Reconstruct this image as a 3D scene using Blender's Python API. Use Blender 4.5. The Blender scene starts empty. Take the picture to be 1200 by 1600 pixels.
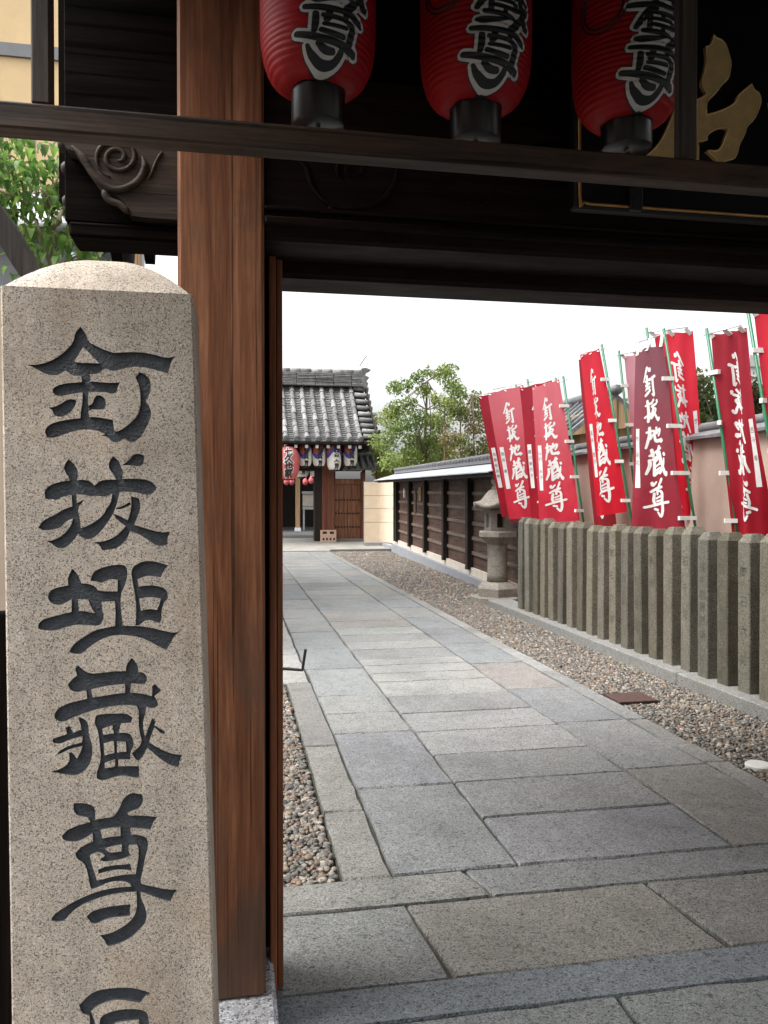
import bpy, bmesh, math, random
import numpy as np
from mathutils import Vector, Matrix, Euler
from mathutils.geometry import delaunay_2d_cdt

# ------------------------------------------------------------------ camera, sky, sun, exposure
F, CAMH = 1259.0, 1.45
PITCH = math.atan(17 / F)
YAW = math.atan(235 / F * math.cos(PITCH))
scene = bpy.context.scene
cd = bpy.data.cameras.new('camera'); cam = bpy.data.objects.new('camera', cd)
scene.collection.objects.link(cam); scene.camera = cam
cd.sensor_fit = 'VERTICAL'; cd.sensor_height = 24; cd.sensor_width = 18
cd.lens = F / 1600 * 24; cd.clip_start = 0.05; cd.clip_end = 2000
cam.location = (0, 0, CAMH); cam.rotation_euler = (math.pi / 2 - PITCH, 0, -YAW)

SUN_EL, SUN_AZ = 60.0, 262.0      # the sun stands high to the left, veiled by an even overcast
world = bpy.data.worlds.new('World'); scene.world = world; world.use_nodes = True
wn = world.node_tree.nodes; wl = world.node_tree.links; wn.clear()
sky = wn.new('ShaderNodeTexSky'); sky.sky_type = 'NISHITA'; sky.sun_disc = False
sky.sun_elevation = math.radians(SUN_EL); sky.sun_rotation = math.radians(SUN_AZ)
sky.air_density = 1.0; sky.dust_density = 6.0; sky.ozone_density = 1.0
hs = wn.new('ShaderNodeHueSaturation'); hs.inputs['Saturation'].default_value = 0.10
bg = wn.new('ShaderNodeBackground'); bg.inputs['Strength'].default_value = 0.15
wo = wn.new('ShaderNodeOutputWorld')
wl.new(sky.outputs[0], hs.inputs['Color']); wl.new(hs.outputs[0], bg.inputs['Color']); wl.new(bg.outputs[0], wo.inputs['Surface'])
sd = bpy.data.lights.new('sun', 'SUN'); sd.energy = 0.85; sd.angle = math.radians(40); sd.color = (1.0, 0.97, 0.93)
sun = bpy.data.objects.new('sun', sd); scene.collection.objects.link(sun)
_e, _a = math.radians(SUN_EL), math.radians(SUN_AZ)
sun.rotation_euler = Vector((math.sin(_a) * math.cos(_e), math.cos(_a) * math.cos(_e), math.sin(_e))).to_track_quat('Z', 'Y').to_euler()
vs = scene.view_settings; vs.view_transform = 'Standard'; vs.look = 'None'; vs.exposure = 1.52; vs.gamma = 1.0; vs.use_curve_mapping = False
scene.cycles.max_bounces = 8; scene.cycles.diffuse_bounces = 5

# ------------------------------------------------------------------ measuring helpers (photo pixel -> place in the world)
FW = np.array([math.sin(YAW) * math.cos(PITCH), math.cos(YAW) * math.cos(PITCH), -math.sin(PITCH)])
RT = np.array([math.cos(YAW), -math.sin(YAW), 0.0]); UP = np.cross(RT, FW); CAM = np.array([0, 0, CAMH])
def ray(x, y): return FW + RT * (x - 600) / F - UP * (y - 800) / F
def at(x, y, Y): d = ray(x, y); return CAM + d * (Y / d[1])
def atx(x, y, X): d = ray(x, y); return CAM + d * (X / d[0])
def gz(x, y, z=0.0): d = ray(x, y); return CAM + d * ((z - CAMH) / d[2])
rng = np.random.default_rng(7); random.seed(7)

# ------------------------------------------------------------------ object helpers
COL = scene.collection; WLOC = {}
def tag(o, label=None, cat=None, group=None, kind=None):
    if label: o['label'] = label
    if cat: o['category'] = cat
    if group: o['group'] = group
    if kind: o['kind'] = kind
    return o
def link(o, parent, loc):
    COL.objects.link(o); loc = np.array(loc, float); WLOC[o.name] = loc
    if parent is not None:
        o.parent = parent; o.location = loc - WLOC[parent.name]
    else: o.location = loc
    return o
def empty(name, loc):
    o = bpy.data.objects.new(name, None); o.empty_display_size = 0.1
    return link(o, None, loc)
def mk(name, V, Fc, mat, parent=None, smooth=False, colors=None, origin=None, extra=None):
    V = np.asarray(V, float).reshape(-1, 3)
    if origin is None: origin = np.array([(V[:, 0].min() + V[:, 0].max()) / 2, (V[:, 1].min() + V[:, 1].max()) / 2, V[:, 2].min()])
    me = bpy.data.meshes.new(name)
    me.from_pydata((V - origin).tolist(), [], [tuple(int(i) for i in f) for f in Fc] if not isinstance(Fc, np.ndarray) else Fc.tolist())
    mats = mat if isinstance(mat, (list, tuple)) else [mat]
    for m in mats: me.materials.append(m)
    if extra is not None: me.polygons.foreach_set('material_index', np.asarray(extra, np.int32))
    if smooth: me.polygons.foreach_set('use_smooth', np.ones(len(me.polygons), bool))
    if colors is not None:
        ca = me.color_attributes.new('tint', 'FLOAT_COLOR', 'POINT')
        c = np.ones((len(V), 4), np.float32); c[:, :3] = colors; ca.data.foreach_set('color', c.ravel())
    me.update()
    return link(bpy.data.objects.new(name, me), parent, origin)
def share(src, parent, loc, rot=None, scale=None):
    o = src.copy(); o.name = src.name.split('.')[0]; link(o, parent, loc)
    if rot is not None: o.rotation_euler = rot
    if scale is not None: o.scale = scale
    return o
class MB:
    def __init__(s): s.v = []; s.f = []; s.m = []; s.n = 0
    def add(s, V, Fc, mi=0):
        V = np.asarray(V, float).reshape(-1, 3); s.v.append(V); s.f += [tuple(int(i) + s.n for i in f) for f in Fc]; s.m += [mi] * len(Fc); s.n += len(V); return s
    def box(s, x0, x1, y0, y1, z0, z1, b=0.0, mi=0):
        V, Fc = boxgeo(x0, x1, y0, y1, z0, z1, b); return s.add(V, Fc, mi)
    def tube(s, pts, r, n=8, cap=True, mi=0):
        V, Fc = tubegeo(pts, r, n, cap); return s.add(V, Fc, mi)
    def prism(s, poly, y0, y1, mi=0):      # polygon in x,z extruded along y
        V, Fc = prismgeo(poly, y0, y1); return s.add(V, Fc, mi)
    def build(s, name, mat, parent=None, smooth=False, origin=None):
        return mk(name, np.concatenate(s.v), s.f, mat, parent, smooth, origin=origin, extra=s.m if isinstance(mat, (list, tuple)) else None)
def boxgeo(x0, x1, y0, y1, z0, z1, b=0.0):
    if b <= 0:
        V = [(x, y, z) for z in (z0, z1) for y in (y0, y1) for x in (x0, x1)]
        return V, [(0, 2, 3, 1), (4, 5, 7, 6), (0, 1, 5, 4), (2, 6, 7, 3), (0, 4, 6, 2), (1, 3, 7, 5)]
    bm = bmesh.new(); bmesh.ops.create_cube(bm, size=1)
    for v in bm.verts: v.co = Vector(((x0 + x1) / 2 + v.co.x * (x1 - x0), (y0 + y1) / 2 + v.co.y * (y1 - y0), (z0 + z1) / 2 + v.co.z * (z1 - z0)))
    bmesh.ops.bevel(bm, geom=bm.edges[:], offset=b, segments=1, affect='EDGES', profile=0.5)
    bm.verts.index_update(); V = [tuple(v.co) for v in bm.verts]; Fc = [tuple(v.index for v in f.verts) for f in bm.faces]; bm.free()
    return V, Fc
def tubegeo(pts, r, n=8, cap=True):
    pts = np.asarray(pts, float); R = np.broadcast_to(np.asarray(r, float), (len(pts),))
    T = np.gradient(pts, axis=0); T /= np.linalg.norm(T, axis=1)[:, None] + 1e-12
    V = []; ref = np.array([0.31, 0.77, 0.55])
    for i in range(len(pts)):
        a = np.cross(T[i], ref); a /= np.linalg.norm(a); b = np.cross(T[i], a)
        for k in range(n):
            t = 2 * math.pi * k / n; V.append(pts[i] + R[i] * (math.cos(t) * a + math.sin(t) * b))
    Fc = [(i * n + k, i * n + (k + 1) % n, (i + 1) * n + (k + 1) % n, (i + 1) * n + k) for i in range(len(pts) - 1) for k in range(n)]
    if cap: Fc += [tuple(range(n))[::-1], tuple((len(pts) - 1) * n + k for k in range(n))]
    return V, Fc
def prismgeo(poly, y0, y1):
    n = len(poly); V = [(p[0], y0, p[1]) for p in poly] + [(p[0], y1, p[1]) for p in poly]
    return V, [tuple(range(n))[::-1], tuple(range(n, 2 * n))] + [(i, (i + 1) % n, n + (i + 1) % n, n + i) for i in range(n)]
def box(name, x0, x1, y0, y1, z0, z1, mat, parent=None, b=0.0):
    V, Fc = boxgeo(x0, x1, y0, y1, z0, z1, b); return mk(name, V, Fc, mat, parent)
def obox(P, Q, up, w, t):
    """box from P to Q; w = size along 'up', t = size along the third axis, centred on the line"""
    P = np.array(P, float); Q = np.array(Q, float); d = (Q - P) / np.linalg.norm(Q - P); u = np.array(up, float); u -= d * (u @ d); u /= np.linalg.norm(u); s = np.cross(d, u)
    V = [A + u * a * w / 2 + s * b * t / 2 for A in (P, Q) for a in (-1, 1) for b in (-1, 1)]
    return V, [(0, 1, 3, 2), (4, 6, 7, 5), (0, 2, 6, 4), (1, 5, 7, 3), (0, 4, 5, 1), (2, 3, 7, 6)]
def lathe(prof, n=24, c=(0, 0), arc=None):
    V = []; 
    for r, z in prof:
        for k in range(n): t = 2 * math.pi * k / n; V.append((c[0] + r * math.cos(t), c[1] + r * math.sin(t), z))
    m = len(prof)
    return V, [(i * n + k, i * n + (k + 1) % n, (i + 1) * n + (k + 1) % n, (i + 1) * n + k) for i in range(m - 1) for k in range(n)] + [tuple(range(n))[::-1], tuple((m - 1) * n + k for k in range(n))]

# ------------------------------------------------------------------ writing: strokes and traced outlines -> clean triangles
def round_poly(p, keep=62):
    p = np.asarray(p, float); n = len(p); out = []
    for i in range(n):
        a, b, c = p[i - 1], p[i], p[(i + 1) % n]; u, v = b - a, c - b
        ang = math.degrees(abs(math.atan2(u[0] * v[1] - u[1] * v[0], u @ v)))
        if ang > keep: out.append(b)
        else: out += [b - 0.25 * u, b + 0.25 * v]
    return np.array(out)
def stroke(pts, grow=0.0):
    """brush stroke polygon from (x, y, width) points"""
    p = np.array(pts, float); 
    q = []
    for i in range(len(p) - 1):
        p0, p1, p2, p3 = p[max(i - 1, 0)], p[i], p[i + 1], p[min(i + 2, len(p) - 1)]
        for t in np.linspace(0, 1, 5)[:-1]:
            q.append(0.5 * (2 * p1 + (p2 - p0) * t + (2 * p0 - 5 * p1 + 4 * p2 - p3) * t * t + (3 * p1 - p0 - 3 * p2 + p3) * t ** 3))
    q.append(p[-1]); q = np.array(q); c, w = q[:, :2], np.maximum(q[:, 2] / 2, 1e-4) + grow
    T = np.gradient(c, axis=0); T /= np.linalg.norm(T, axis=1)[:, None] + 1e-9; N = np.stack([-T[:, 1], T[:, 0]], 1)
    L = c + N * w[:, None]; R = c - N * w[:, None]
    e0 = [c[0] - T[0] * w[0] * k + N[0] * w[0] * s for k, s in ((0.55, -0.75), (0.8, -0.1), (0.5, 0.7))]
    e1 = [c[-1] + T[-1] * w[-1] * k + N[-1] * w[-1] * s for k, s in ((0.5, 0.7), (0.75, 0.0), (0.5, -0.7))]
    return np.array(list(L) + e1 + list(R[::-1]) + e0)
def winding(pts, poly):
    x, y = pts[:, 0], pts[:, 1]; w = np.zeros(len(pts), int); n = len(poly)
    for i in range(n):
        (x0, y0), (x1, y1) = poly[i], poly[(i + 1) % n]; cr = (x1 - x0) * (y - y0) - (x - x0) * (y1 - y0)
        w += ((y0 <= y) & (y1 > y) & (cr > 0)).astype(int); w -= ((y0 > y) & (y1 <= y) & (cr < 0)).astype(int)
    return w
def cdt(polys, holes=(), extra=None, grid=0.0):
    V = []; E = []
    for p in list(polys) + list(holes):
        n0 = len(V); m = len(p); V += [Vector((float(a), float(b))) for a, b in p]; E += [(n0 + i, n0 + (i + 1) % m) for i in range(m)]
    if extra is not None:
        n0 = len(V); m = len(extra); V += [Vector((float(a), float(b))) for a, b in extra]; E += [(n0 + i, n0 + (i + 1) % m) for i in range(m)]
    if grid:
        A = np.array([tuple(v) for v in V]); lo, hi = A.min(0), A.max(0)
        for a in np.arange(lo[0], hi[0], grid):
            for b in np.arange(lo[1], hi[1], grid): V.append(Vector((a + random.uniform(-.1, .1) * grid, b)))
    v, e, f, *_ = delaunay_2d_cdt(V, E, [], 0, 1e-5)
    v = np.array([tuple(a) for a in v]); f = np.array([tuple(t) for t in f if len(t) == 3], int)
    c = v[f].mean(1); ins = np.zeros(len(f), bool)
    for p in polys: ins |= winding(c, np.asarray(p)) != 0
    for h in holes: ins &= winding(c, np.asarray(h)) == 0
    return v, f, ins
def submesh(v, f):
    u, inv = np.unique(f, return_inverse=True); return v[u], inv.reshape(-1, 3)
def border_edges(f):
    s = {}
    for t in f:
        for i in range(3): a, b = int(t[i]), int(t[(i + 1) % 3]); s[(a, b)] = 1
    return [e for e in s if (e[1], e[0]) not in s]
def relief(name, v, f, to3, nrm, depth, mat, parent, smooth=False):
    """flat shape with thickness: front face at +depth along nrm, side walls back to 0"""
    v2, f2 = submesh(v, f); P = np.array([to3(a) for a in v2]); n = len(P); Q = P + np.asarray(nrm) * depth
    Fc = [tuple(t + n) for t in f2] + [(a, b, b + n, a + n) for a, b in border_edges(f2)]
    return mk(name, np.concatenate([P, Q]), Fc, mat, parent, smooth)

# ------------------------------------------------------------------ materials
def nodes(name):
    m = bpy.data.materials.new(name); m.use_nodes = True; nt = m.node_tree; nt.nodes.clear()
    o = nt.nodes.new('ShaderNodeOutputMaterial'); b = nt.nodes.new('ShaderNodeBsdfPrincipled'); nt.links.new(b.outputs[0], o.inputs[0])
    return m, nt, b
def N(nt, typ, **kw):
    n = nt.nodes.new(typ)
    for k, v in kw.items():
        if k.startswith('_'): setattr(n, k[1:], v)
        else: n.inputs[k].default_value = v
    return n
def ramp(nt, src, stops, interp='LINEAR'):
    r = nt.nodes.new('ShaderNodeValToRGB'); r.color_ramp.interpolation = interp; e = r.color_ramp.elements
    while len(e) < len(stops): e.new(0.5)
    for el, (p, c) in zip(e, stops): el.position = p; el.color = (*c, 1) if len(c) == 3 else c
    nt.links.new(src, r.inputs[0]); return r.outputs[0]
def mixc(nt, a, b, fac, mode='MIX'):
    m = nt.nodes.new('ShaderNodeMix'); m.data_type = 'RGBA'; m.blend_type = mode
    for s, v in ((m.inputs[0], fac), (m.inputs[6], a), (m.inputs[7], b)):
        if hasattr(v, 'is_output') or isinstance(v, bpy.types.NodeSocket): nt.links.new(v, s)
        elif isinstance(v, (int, float)): s.default_value = v
        else: s.default_value = (*v, 1)
    return m.outputs[2]
def coords(nt, scale=(1, 1, 1), kind='pos', rot=(0, 0, 0)):
    mp = nt.nodes.new('ShaderNodeMapping'); mp.inputs['Scale'].default_value = scale; mp.inputs['Rotation'].default_value = rot
    if kind == 'pos': g = nt.nodes.new('ShaderNodeNewGeometry'); nt.links.new(g.outputs['Position'], mp.inputs[0])
    else: g = nt.nodes.new('ShaderNodeTexCoord'); nt.links.new(g.outputs['Object'], mp.inputs[0])
    return mp.outputs[0]
def noise(nt, vec, scale, detail=4, rough=0.6, dist=0.0):
    n = N(nt, 'ShaderNodeTexNoise', Scale=scale, Detail=detail, Roughness=rough, Distortion=dist); nt.links.new(vec, n.inputs['Vector']); return n.outputs['Fac']
def bump(nt, b, h, strength, dist=0.01, prev=None):
    n = N(nt, 'ShaderNodeBump', Strength=strength, Distance=dist); nt.links.new(h, n.inputs['Height'])
    if prev is not None: nt.links.new(prev, n.inputs['Normal'])
    nt.links.new(n.outputs[0], b.inputs['Normal']); return n.outputs[0]
def math_(nt, op, a, b=None):
    n = nt.nodes.new('ShaderNodeMath'); n.operation = op
    for i, v in enumerate((a, b)):
        if v is None: continue
        if isinstance(v, bpy.types.NodeSocket): nt.links.new(v, n.inputs[i])
        else: n.inputs[i].default_value = v
    return n.outputs[0]
def M_plain(name, c, rough=0.6, var=0.25, scale=6.0, metal=0.0, bmp=0.15, bscale=60, kind='pos', stretch=(1, 1, 1), spec=0.5):
    m, nt, b = nodes(name); v = coords(nt, stretch, kind); n = noise(nt, v, scale, 5, 0.65)
    lo = tuple(x * (1 - var) for x in c); hi = tuple(min(1, x * (1 + var)) for x in c)
    nt.links.new(ramp(nt, n, [(0.3, lo), (0.7, hi)]), b.inputs['Base Color']); b.inputs['Roughness'].default_value = rough; b.inputs['Metallic'].default_value = metal
    b.inputs['Specular IOR Level'].default_value = spec
    if bmp: bump(nt, b, noise(nt, v, bscale, 3), bmp, 0.01)
    return m
def M_granite(name, base, speck_dark, speck_light, warm, size=260.0, stain=0.35, use_obj=False, rough=0.75, bmp=0.25, stainc=(0.2, 0.12, 0.05), pits=0.0, streak=False, patch=False):
    m, nt, b = nodes(name); v = coords(nt)
    vo = N(nt, 'ShaderNodeTexVoronoi', Scale=size); nt.links.new(v, vo.inputs['Vector'])
    sep = nt.nodes.new('ShaderNodeSeparateColor'); nt.links.new(vo.outputs['Color'], sep.inputs[0])
    col = ramp(nt, sep.outputs[0], [(0.0, speck_dark), (0.13, speck_dark), (0.2, base), (0.55, base), (0.78, warm), (0.9, speck_light)])
    fine = noise(nt, v, size * 1.3, 2, 0.7); col = mixc(nt, col, ramp(nt, fine, [(0.3, (0.6, 0.6, 0.6)), (0.7, (1.25, 1.25, 1.25))]), 1.0, 'MULTIPLY')
    big = noise(nt, v, 2.3, 5, 0.65, 0.6); mask = ramp(nt, big, [(0.5, (0, 0, 0)), (0.75, (1, 1, 1))])
    sm = math_(nt, 'MULTIPLY', mask, stain); col = mixc(nt, col, stainc, sm, 'MIX')
    med = noise(nt, v, 9.0, 5, 0.7); col = mixc(nt, col, ramp(nt, med, [(0.25, (0.78, 0.78, 0.78)), (0.75, (1.15, 1.15, 1.15))]), 1.0, 'MULTIPLY')
    if pits:
        pv = coords(nt, (1, 1.6, 1)); pn = noise(nt, pv, 42, 2, 0.55, 0.8); pm = ramp(nt, pn, [(0.60, (1, 1, 1)), (0.66, (0.42, 0.41, 0.40))]); col = mixc(nt, col, pm, pits, 'MULTIPLY')
    if streak:
        st = noise(nt, coords(nt, (7, 7, 0.7)), 1.0, 5, 0.65, 0.3); col = mixc(nt, col, ramp(nt, st, [(0.28, (0.70, 0.68, 0.65)), (0.5, (1, 1, 1)), (0.75, (1.06, 1.04, 1.0))]), 1.0, 'MULTIPLY')
    if patch:
        st = noise(nt, v, 1.1, 6, 0.7, 0.5); col = mixc(nt, col, ramp(nt, st, [(0.3, (0.70, 0.71, 0.70)), (0.5, (1, 1, 1)), (0.72, (1.15, 1.14, 1.1))]), 1.0, 'MULTIPLY')
    if use_obj:
        oi = nt.nodes.new('ShaderNodeObjectInfo'); col = mixc(nt, col, oi.outputs['Color'], 1.0, 'MULTIPLY')
    nt.links.new(col, b.inputs['Base Color']); b.inputs['Roughness'].default_value = rough
    p = bump(nt, b, fine, bmp, 0.004); bump(nt, b, med, 0.25, 0.01, p)
    return m
def M_wood(name, axis, dark, mid, light, wear=0.0, wearc=(0.3, 0.25, 0.2), rough=0.6, gs=1.0, bmp=0.25, spec=0.25, foot=None):
    m, nt, b = nodes(name); s = {'x': (1.2, 26, 26), 'y': (26, 1.2, 26), 'z': (26, 26, 1.2)}[axis]; s = tuple(a * gs for a in s)
    v = coords(nt, s); n1 = noise(nt, v, 1.0, 6, 0.62, 0.6); n2 = noise(nt, coords(nt, tuple(a * 5 for a in s)), 1.0, 3, 0.6)
    col = ramp(nt, n1, [(0.28, dark), (0.5, mid), (0.72, light)])
    col = mixc(nt, col, ramp(nt, n2, [(0.3, (0.65, 0.65, 0.65)), (0.65, (1.15, 1.15, 1.15))]), 0.85, 'MULTIPLY')
    cr = noise(nt, coords(nt, tuple(a * 2.3 if a > 10 else a * .45 for a in s)), 1.0, 2, 0.5, 0.25); col = mixc(nt, col, ramp(nt, cr, [(0.355, (0.22, 0.2, 0.2)), (0.385, (1, 1, 1))]), 0.8, 'MULTIPLY')
    sb = {'x': (.35, 1, 1), 'y': (1, .35, 1), 'z': (1, 1, .35)}[axis]
    pt = noise(nt, coords(nt, sb), 5.5, 5, 0.7, 0.4)
    if wear: col = mixc(nt, col, wearc, math_(nt, 'MULTIPLY', ramp(nt, pt, [(0.52, (0, 0, 0)), (0.68, (1, 1, 1))]), wear))
    if foot:      # grey, damp-worn foot of an upright, with a ragged upper edge
        g = nt.nodes.new('ShaderNodeNewGeometry'); sp = nt.nodes.new('ShaderNodeSeparateXYZ'); nt.links.new(g.outputs['Position'], sp.inputs[0])
        hz = math_(nt, 'ADD', sp.outputs[2], math_(nt, 'MULTIPLY', noise(nt, coords(nt, (9, 9, 1.1)), 1.0, 4, 0.6), -0.62))
        col = mixc(nt, col, foot, math_(nt, 'MULTIPLY', ramp(nt, hz, [(0.0, (1, 1, 1)), (0.10, (0, 0, 0))]), 0.6))
    b.inputs['Specular IOR Level'].default_value = spec
    nt.links.new(col, b.inputs['Base Color']); nt.links.new(ramp(nt, pt, [(0.3, (rough + .15,) * 3), (0.7, (rough - .1,) * 3)]), b.inputs['Roughness'])
    p = bump(nt, b, n1, bmp, 0.006); bump(nt, b, n2, bmp * 0.8, 0.003, p)
    return m
def M_tint(name, rough=0.6, trans=0.0, var=0.2, nscale=30, spec=0.4, bmp=0.0):
    """colour comes from the mesh's 'tint' attribute (one colour per pebble or leaf)"""
    m, nt, b = nodes(name); a = nt.nodes.new('ShaderNodeAttribute'); a.attribute_name = 'tint'
    col = mixc(nt, a.outputs['Color'], ramp(nt, noise(nt, coords(nt), nscale, 3), [(0.3, (1 - var,) * 3), (0.7, (1 + var,) * 3)]), 1.0, 'MULTIPLY')
    nt.links.new(col, b.inputs['Base Color']); b.inputs['Roughness'].default_value = rough; b.inputs['Specular IOR Level'].default_value = spec
    if bmp: bump(nt, b, noise(nt, coords(nt), 150, 3), bmp, 0.005)
    if trans:
        t = nt.nodes.new('ShaderNodeBsdfTranslucent'); nt.links.new(col, t.inputs[0]); mx = nt.nodes.new('ShaderNodeMixShader'); mx.inputs[0].default_value = trans
        nt.links.new(b.outputs[0], mx.inputs[1]); nt.links.new(t.outputs[0], mx.inputs[2]); nt.links.new(mx.outputs[0], nt.nodes['Material Output'].inputs[0])
    return m
def M_cloth(name, c, fade=None, fadecol=(0.3, 0.2, 0.22), trans=0.45):
    m, nt, b = nodes(name); v = coords(nt); n = noise(nt, v, 3.0, 4, 0.6)
    col = ramp(nt, n, [(0.3, tuple(x * 0.85 for x in c)), (0.7, tuple(x * 1.12 for x in c))])
    if fade:
        tc = nt.nodes.new('ShaderNodeTexCoord'); sp = nt.nodes.new('ShaderNodeSeparateXYZ'); nt.links.new(tc.outputs['Generated'], sp.inputs[0])
        f = math_(nt, 'ADD', sp.outputs[2], math_(nt, 'MULTIPLY', n, 0.35)); col = mixc(nt, col, fadecol, math_(nt, 'MULTIPLY', ramp(nt, f, [(0.35, (0, 0, 0)), (1.0, (1, 1, 1))]), fade))
    nt.links.new(col, b.inputs['Base Color']); b.inputs['Roughness'].default_value = 0.75; b.inputs['Specular IOR Level'].default_value = 0.25
    bump(nt, b, noise(nt, coords(nt, (400, 400, 400)), 1.0, 2), 0.08, 0.002)
    t = nt.nodes.new('ShaderNodeBsdfTranslucent'); nt.links.new(col, t.inputs[0]); mx = nt.nodes.new('ShaderNodeMixShader'); mx.inputs[0].default_value = trans
    nt.links.new(b.outputs[0], mx.inputs[1]); nt.links.new(t.outputs[0], mx.inputs[2]); nt.links.new(mx.outputs[0], nt.nodes['Material Output'].inputs[0])
    return m

MT = {}
MT['marker'] = M_granite('marker_granite', (0.58, 0.50, 0.41), (0.19, 0.165, 0.14), (0.74, 0.68, 0.60), (0.64, 0.55, 0.45), size=460, streak=True, stain=0.5, stainc=(0.37, 0.255, 0.15), bmp=0.35)
MT['ink'] = M_plain('dark_slate_paint', (0.052, 0.060, 0.070), 0.5, 0.35, 30, bmp=0.5, bscale=160)
MT['slab'] = M_granite('paving_granite', (0.222, 0.225, 0.222), (0.08, 0.08, 0.08), (0.33, 0.33, 0.325), (0.245, 0.243, 0.235), size=210, stain=0.18, use_obj=True, rough=0.62, stainc=(0.15, 0.14, 0.11), pits=1.0, patch=True)
MT['joint'] = M_plain('joint_mortar', (0.05, 0.047, 0.038), 0.9, 0.35, 20, bmp=0.4)
MT['asphalt'] = M_plain('asphalt', (0.06, 0.06, 0.06), 0.85, 0.25, 40, bmp=0.5, bscale=300)
MT['earth'] = M_plain('earth', (0.12, 0.10, 0.08), 0.95, 0.3, 12, bmp=0.5)
MT['basestone'] = M_granite('base_stone', (0.34, 0.35, 0.37), (0.12, 0.12, 0.13), (0.6, 0.61, 0.63), (0.4, 0.4, 0.41), size=170, stain=0.1, rough=0.7)
MT['pillar'] = M_wood('pillar_wood', 'z', (0.115, 0.045, 0.023), (0.27, 0.108, 0.053), (0.44, 0.205, 0.108), 0.8, (0.15, 0.088, 0.06), rough=0.55, foot=(0.085, 0.062, 0.045))
MT['jamb'] = M_wood('jamb_wood', 'z', (0.12, 0.044, 0.021), (0.24, 0.088, 0.04), (0.35, 0.14, 0.066), 0.35, (0.09, 0.045, 0.027))
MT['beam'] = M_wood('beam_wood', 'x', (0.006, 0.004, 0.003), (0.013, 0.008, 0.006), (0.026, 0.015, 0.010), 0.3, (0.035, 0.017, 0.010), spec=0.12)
MT['rail'] = M_wood('rail_wood', 'x', (0.026, 0.019, 0.015), (0.05, 0.036, 0.028), (0.09, 0.062, 0.046), 0.6, (0.12, 0.062, 0.038), gs=1.3)
MT['railpost'] = M_wood('rail_post_wood', 'z', (0.03, 0.026, 0.022), (0.06, 0.05, 0.043), (0.10, 0.084, 0.07), 0.3, (0.10, 0.06, 0.04))
MT['dark'] = M_wood('near_black_wood', 'x', (0.004, 0.0035, 0.003), (0.009, 0.007, 0.006), (0.016, 0.012, 0.010), 0.0, spec=0.03, rough=0.8)  # even near-black timber tone, grain along the beam
MT['darkz'] = M_wood('near_black_wood_upright', 'z', (0.004, 0.003, 0.003), (0.008, 0.006, 0.005), (0.014, 0.010, 0.008), 0.0, spec=0.03, rough=0.8)  # the same near-black tone with upright grain
MT['redpaper'] = M_plain('red_lantern_vinyl', (0.34, 0.006, 0.010), 0.5, 0.18, 9, bmp=0.06, bscale=40, spec=0.28)
MT['black'] = M_plain('black_lacquer', (0.008, 0.008, 0.009), 0.3, 0.3, 12, bmp=0.03)
MT['inkblack'] = M_plain('black_print', (0.013, 0.015, 0.016), 0.5, 0.2, 20, bmp=0.0)
MT['white'] = M_plain('white_print', (0.62, 0.61, 0.59), 0.5, 0.08, 20, bmp=0.0)
MT['gold'] = M_plain('gold_leaf', (0.80, 0.57, 0.25), 0.38, 0.12, 25, metal=0.3, bmp=0.12, bscale=30)
MT['goldline'] = M_plain('gold_line', (0.50, 0.27, 0.09), 0.42, 0.2, 25, metal=0.7, bmp=0.1)
MT['iron'] = M_plain('black_iron', (0.02, 0.02, 0.02), 0.45, 0.3, 30, metal=0.3, bmp=0.2)
MT['fence'] = M_granite('fence_stone', streak=True, use_obj=True, base=(0.15, 0.135, 0.105), speck_dark=(0.06, 0.055, 0.045), speck_light=(0.24, 0.225, 0.19), warm=(0.17, 0.155, 0.12), size=190, stain=0.8, rough=0.85, stainc=(0.07, 0.065, 0.035))
MT['lanternstone'] = M_granite('lantern_stone', (0.215, 0.195, 0.165), (0.10, 0.088, 0.072), (0.32, 0.295, 0.255), (0.235, 0.212, 0.178), size=150, stain=0.6, rough=0.85, stainc=(0.10, 0.082, 0.058))
MT['kerb'] = M_granite('kerb_stone', (0.19, 0.19, 0.18), (0.08, 0.08, 0.078), (0.28, 0.28, 0.265), (0.21, 0.205, 0.185), size=180, stain=0.5, rough=0.8, stainc=(0.15, 0.14, 0.11))
MT['pebble'] = M_tint('pebbles', 0.6, 0, 0.25, 60, bmp=0.2)
MT['tile'] = M_plain('grey_roof_tile', (0.145, 0.146, 0.15), 0.75, 0.4, 5, bmp=0.3, bscale=30, spec=0.2)
MT['tiled'] = M_plain('dark_roof_tile', (0.085, 0.087, 0.092), 0.5, 0.5, 6, bmp=0.3, bscale=30)
MT['sheet'] = M_plain('grey_sheet_metal', (0.36, 0.375, 0.40), 0.45, 0.08, 3, metal=0.2, bmp=0.03)
MT['board'] = M_wood('dark_fence_board', 'y', (0.055, 0.03, 0.022), (0.09, 0.05, 0.037), (0.13, 0.074, 0.055), 0.3, (0.14, 0.09, 0.068), gs=0.6)
MT['batten'] = M_wood('worn_batten', 'y', (0.11, 0.08, 0.065), (0.17, 0.13, 0.105), (0.24, 0.185, 0.15), 0.4, (0.26, 0.2, 0.165), gs=0.6)
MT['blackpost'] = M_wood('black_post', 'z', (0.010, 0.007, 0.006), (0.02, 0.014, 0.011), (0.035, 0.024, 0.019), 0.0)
MT['plaster'] = M_plain('beige_plaster', (0.60, 0.50, 0.385), 0.85, 0.07, 4, bmp=0.05)
MT['pinkwall'] = M_plain('pinkish_plaster', (0.40, 0.30, 0.245), 0.9, 0.12, 2.2, bmp=0.08)
MT['concrete'] = M_plain('pale_concrete', (0.42, 0.42, 0.42), 0.85, 0.15, 5, bmp=0.1)
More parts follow.
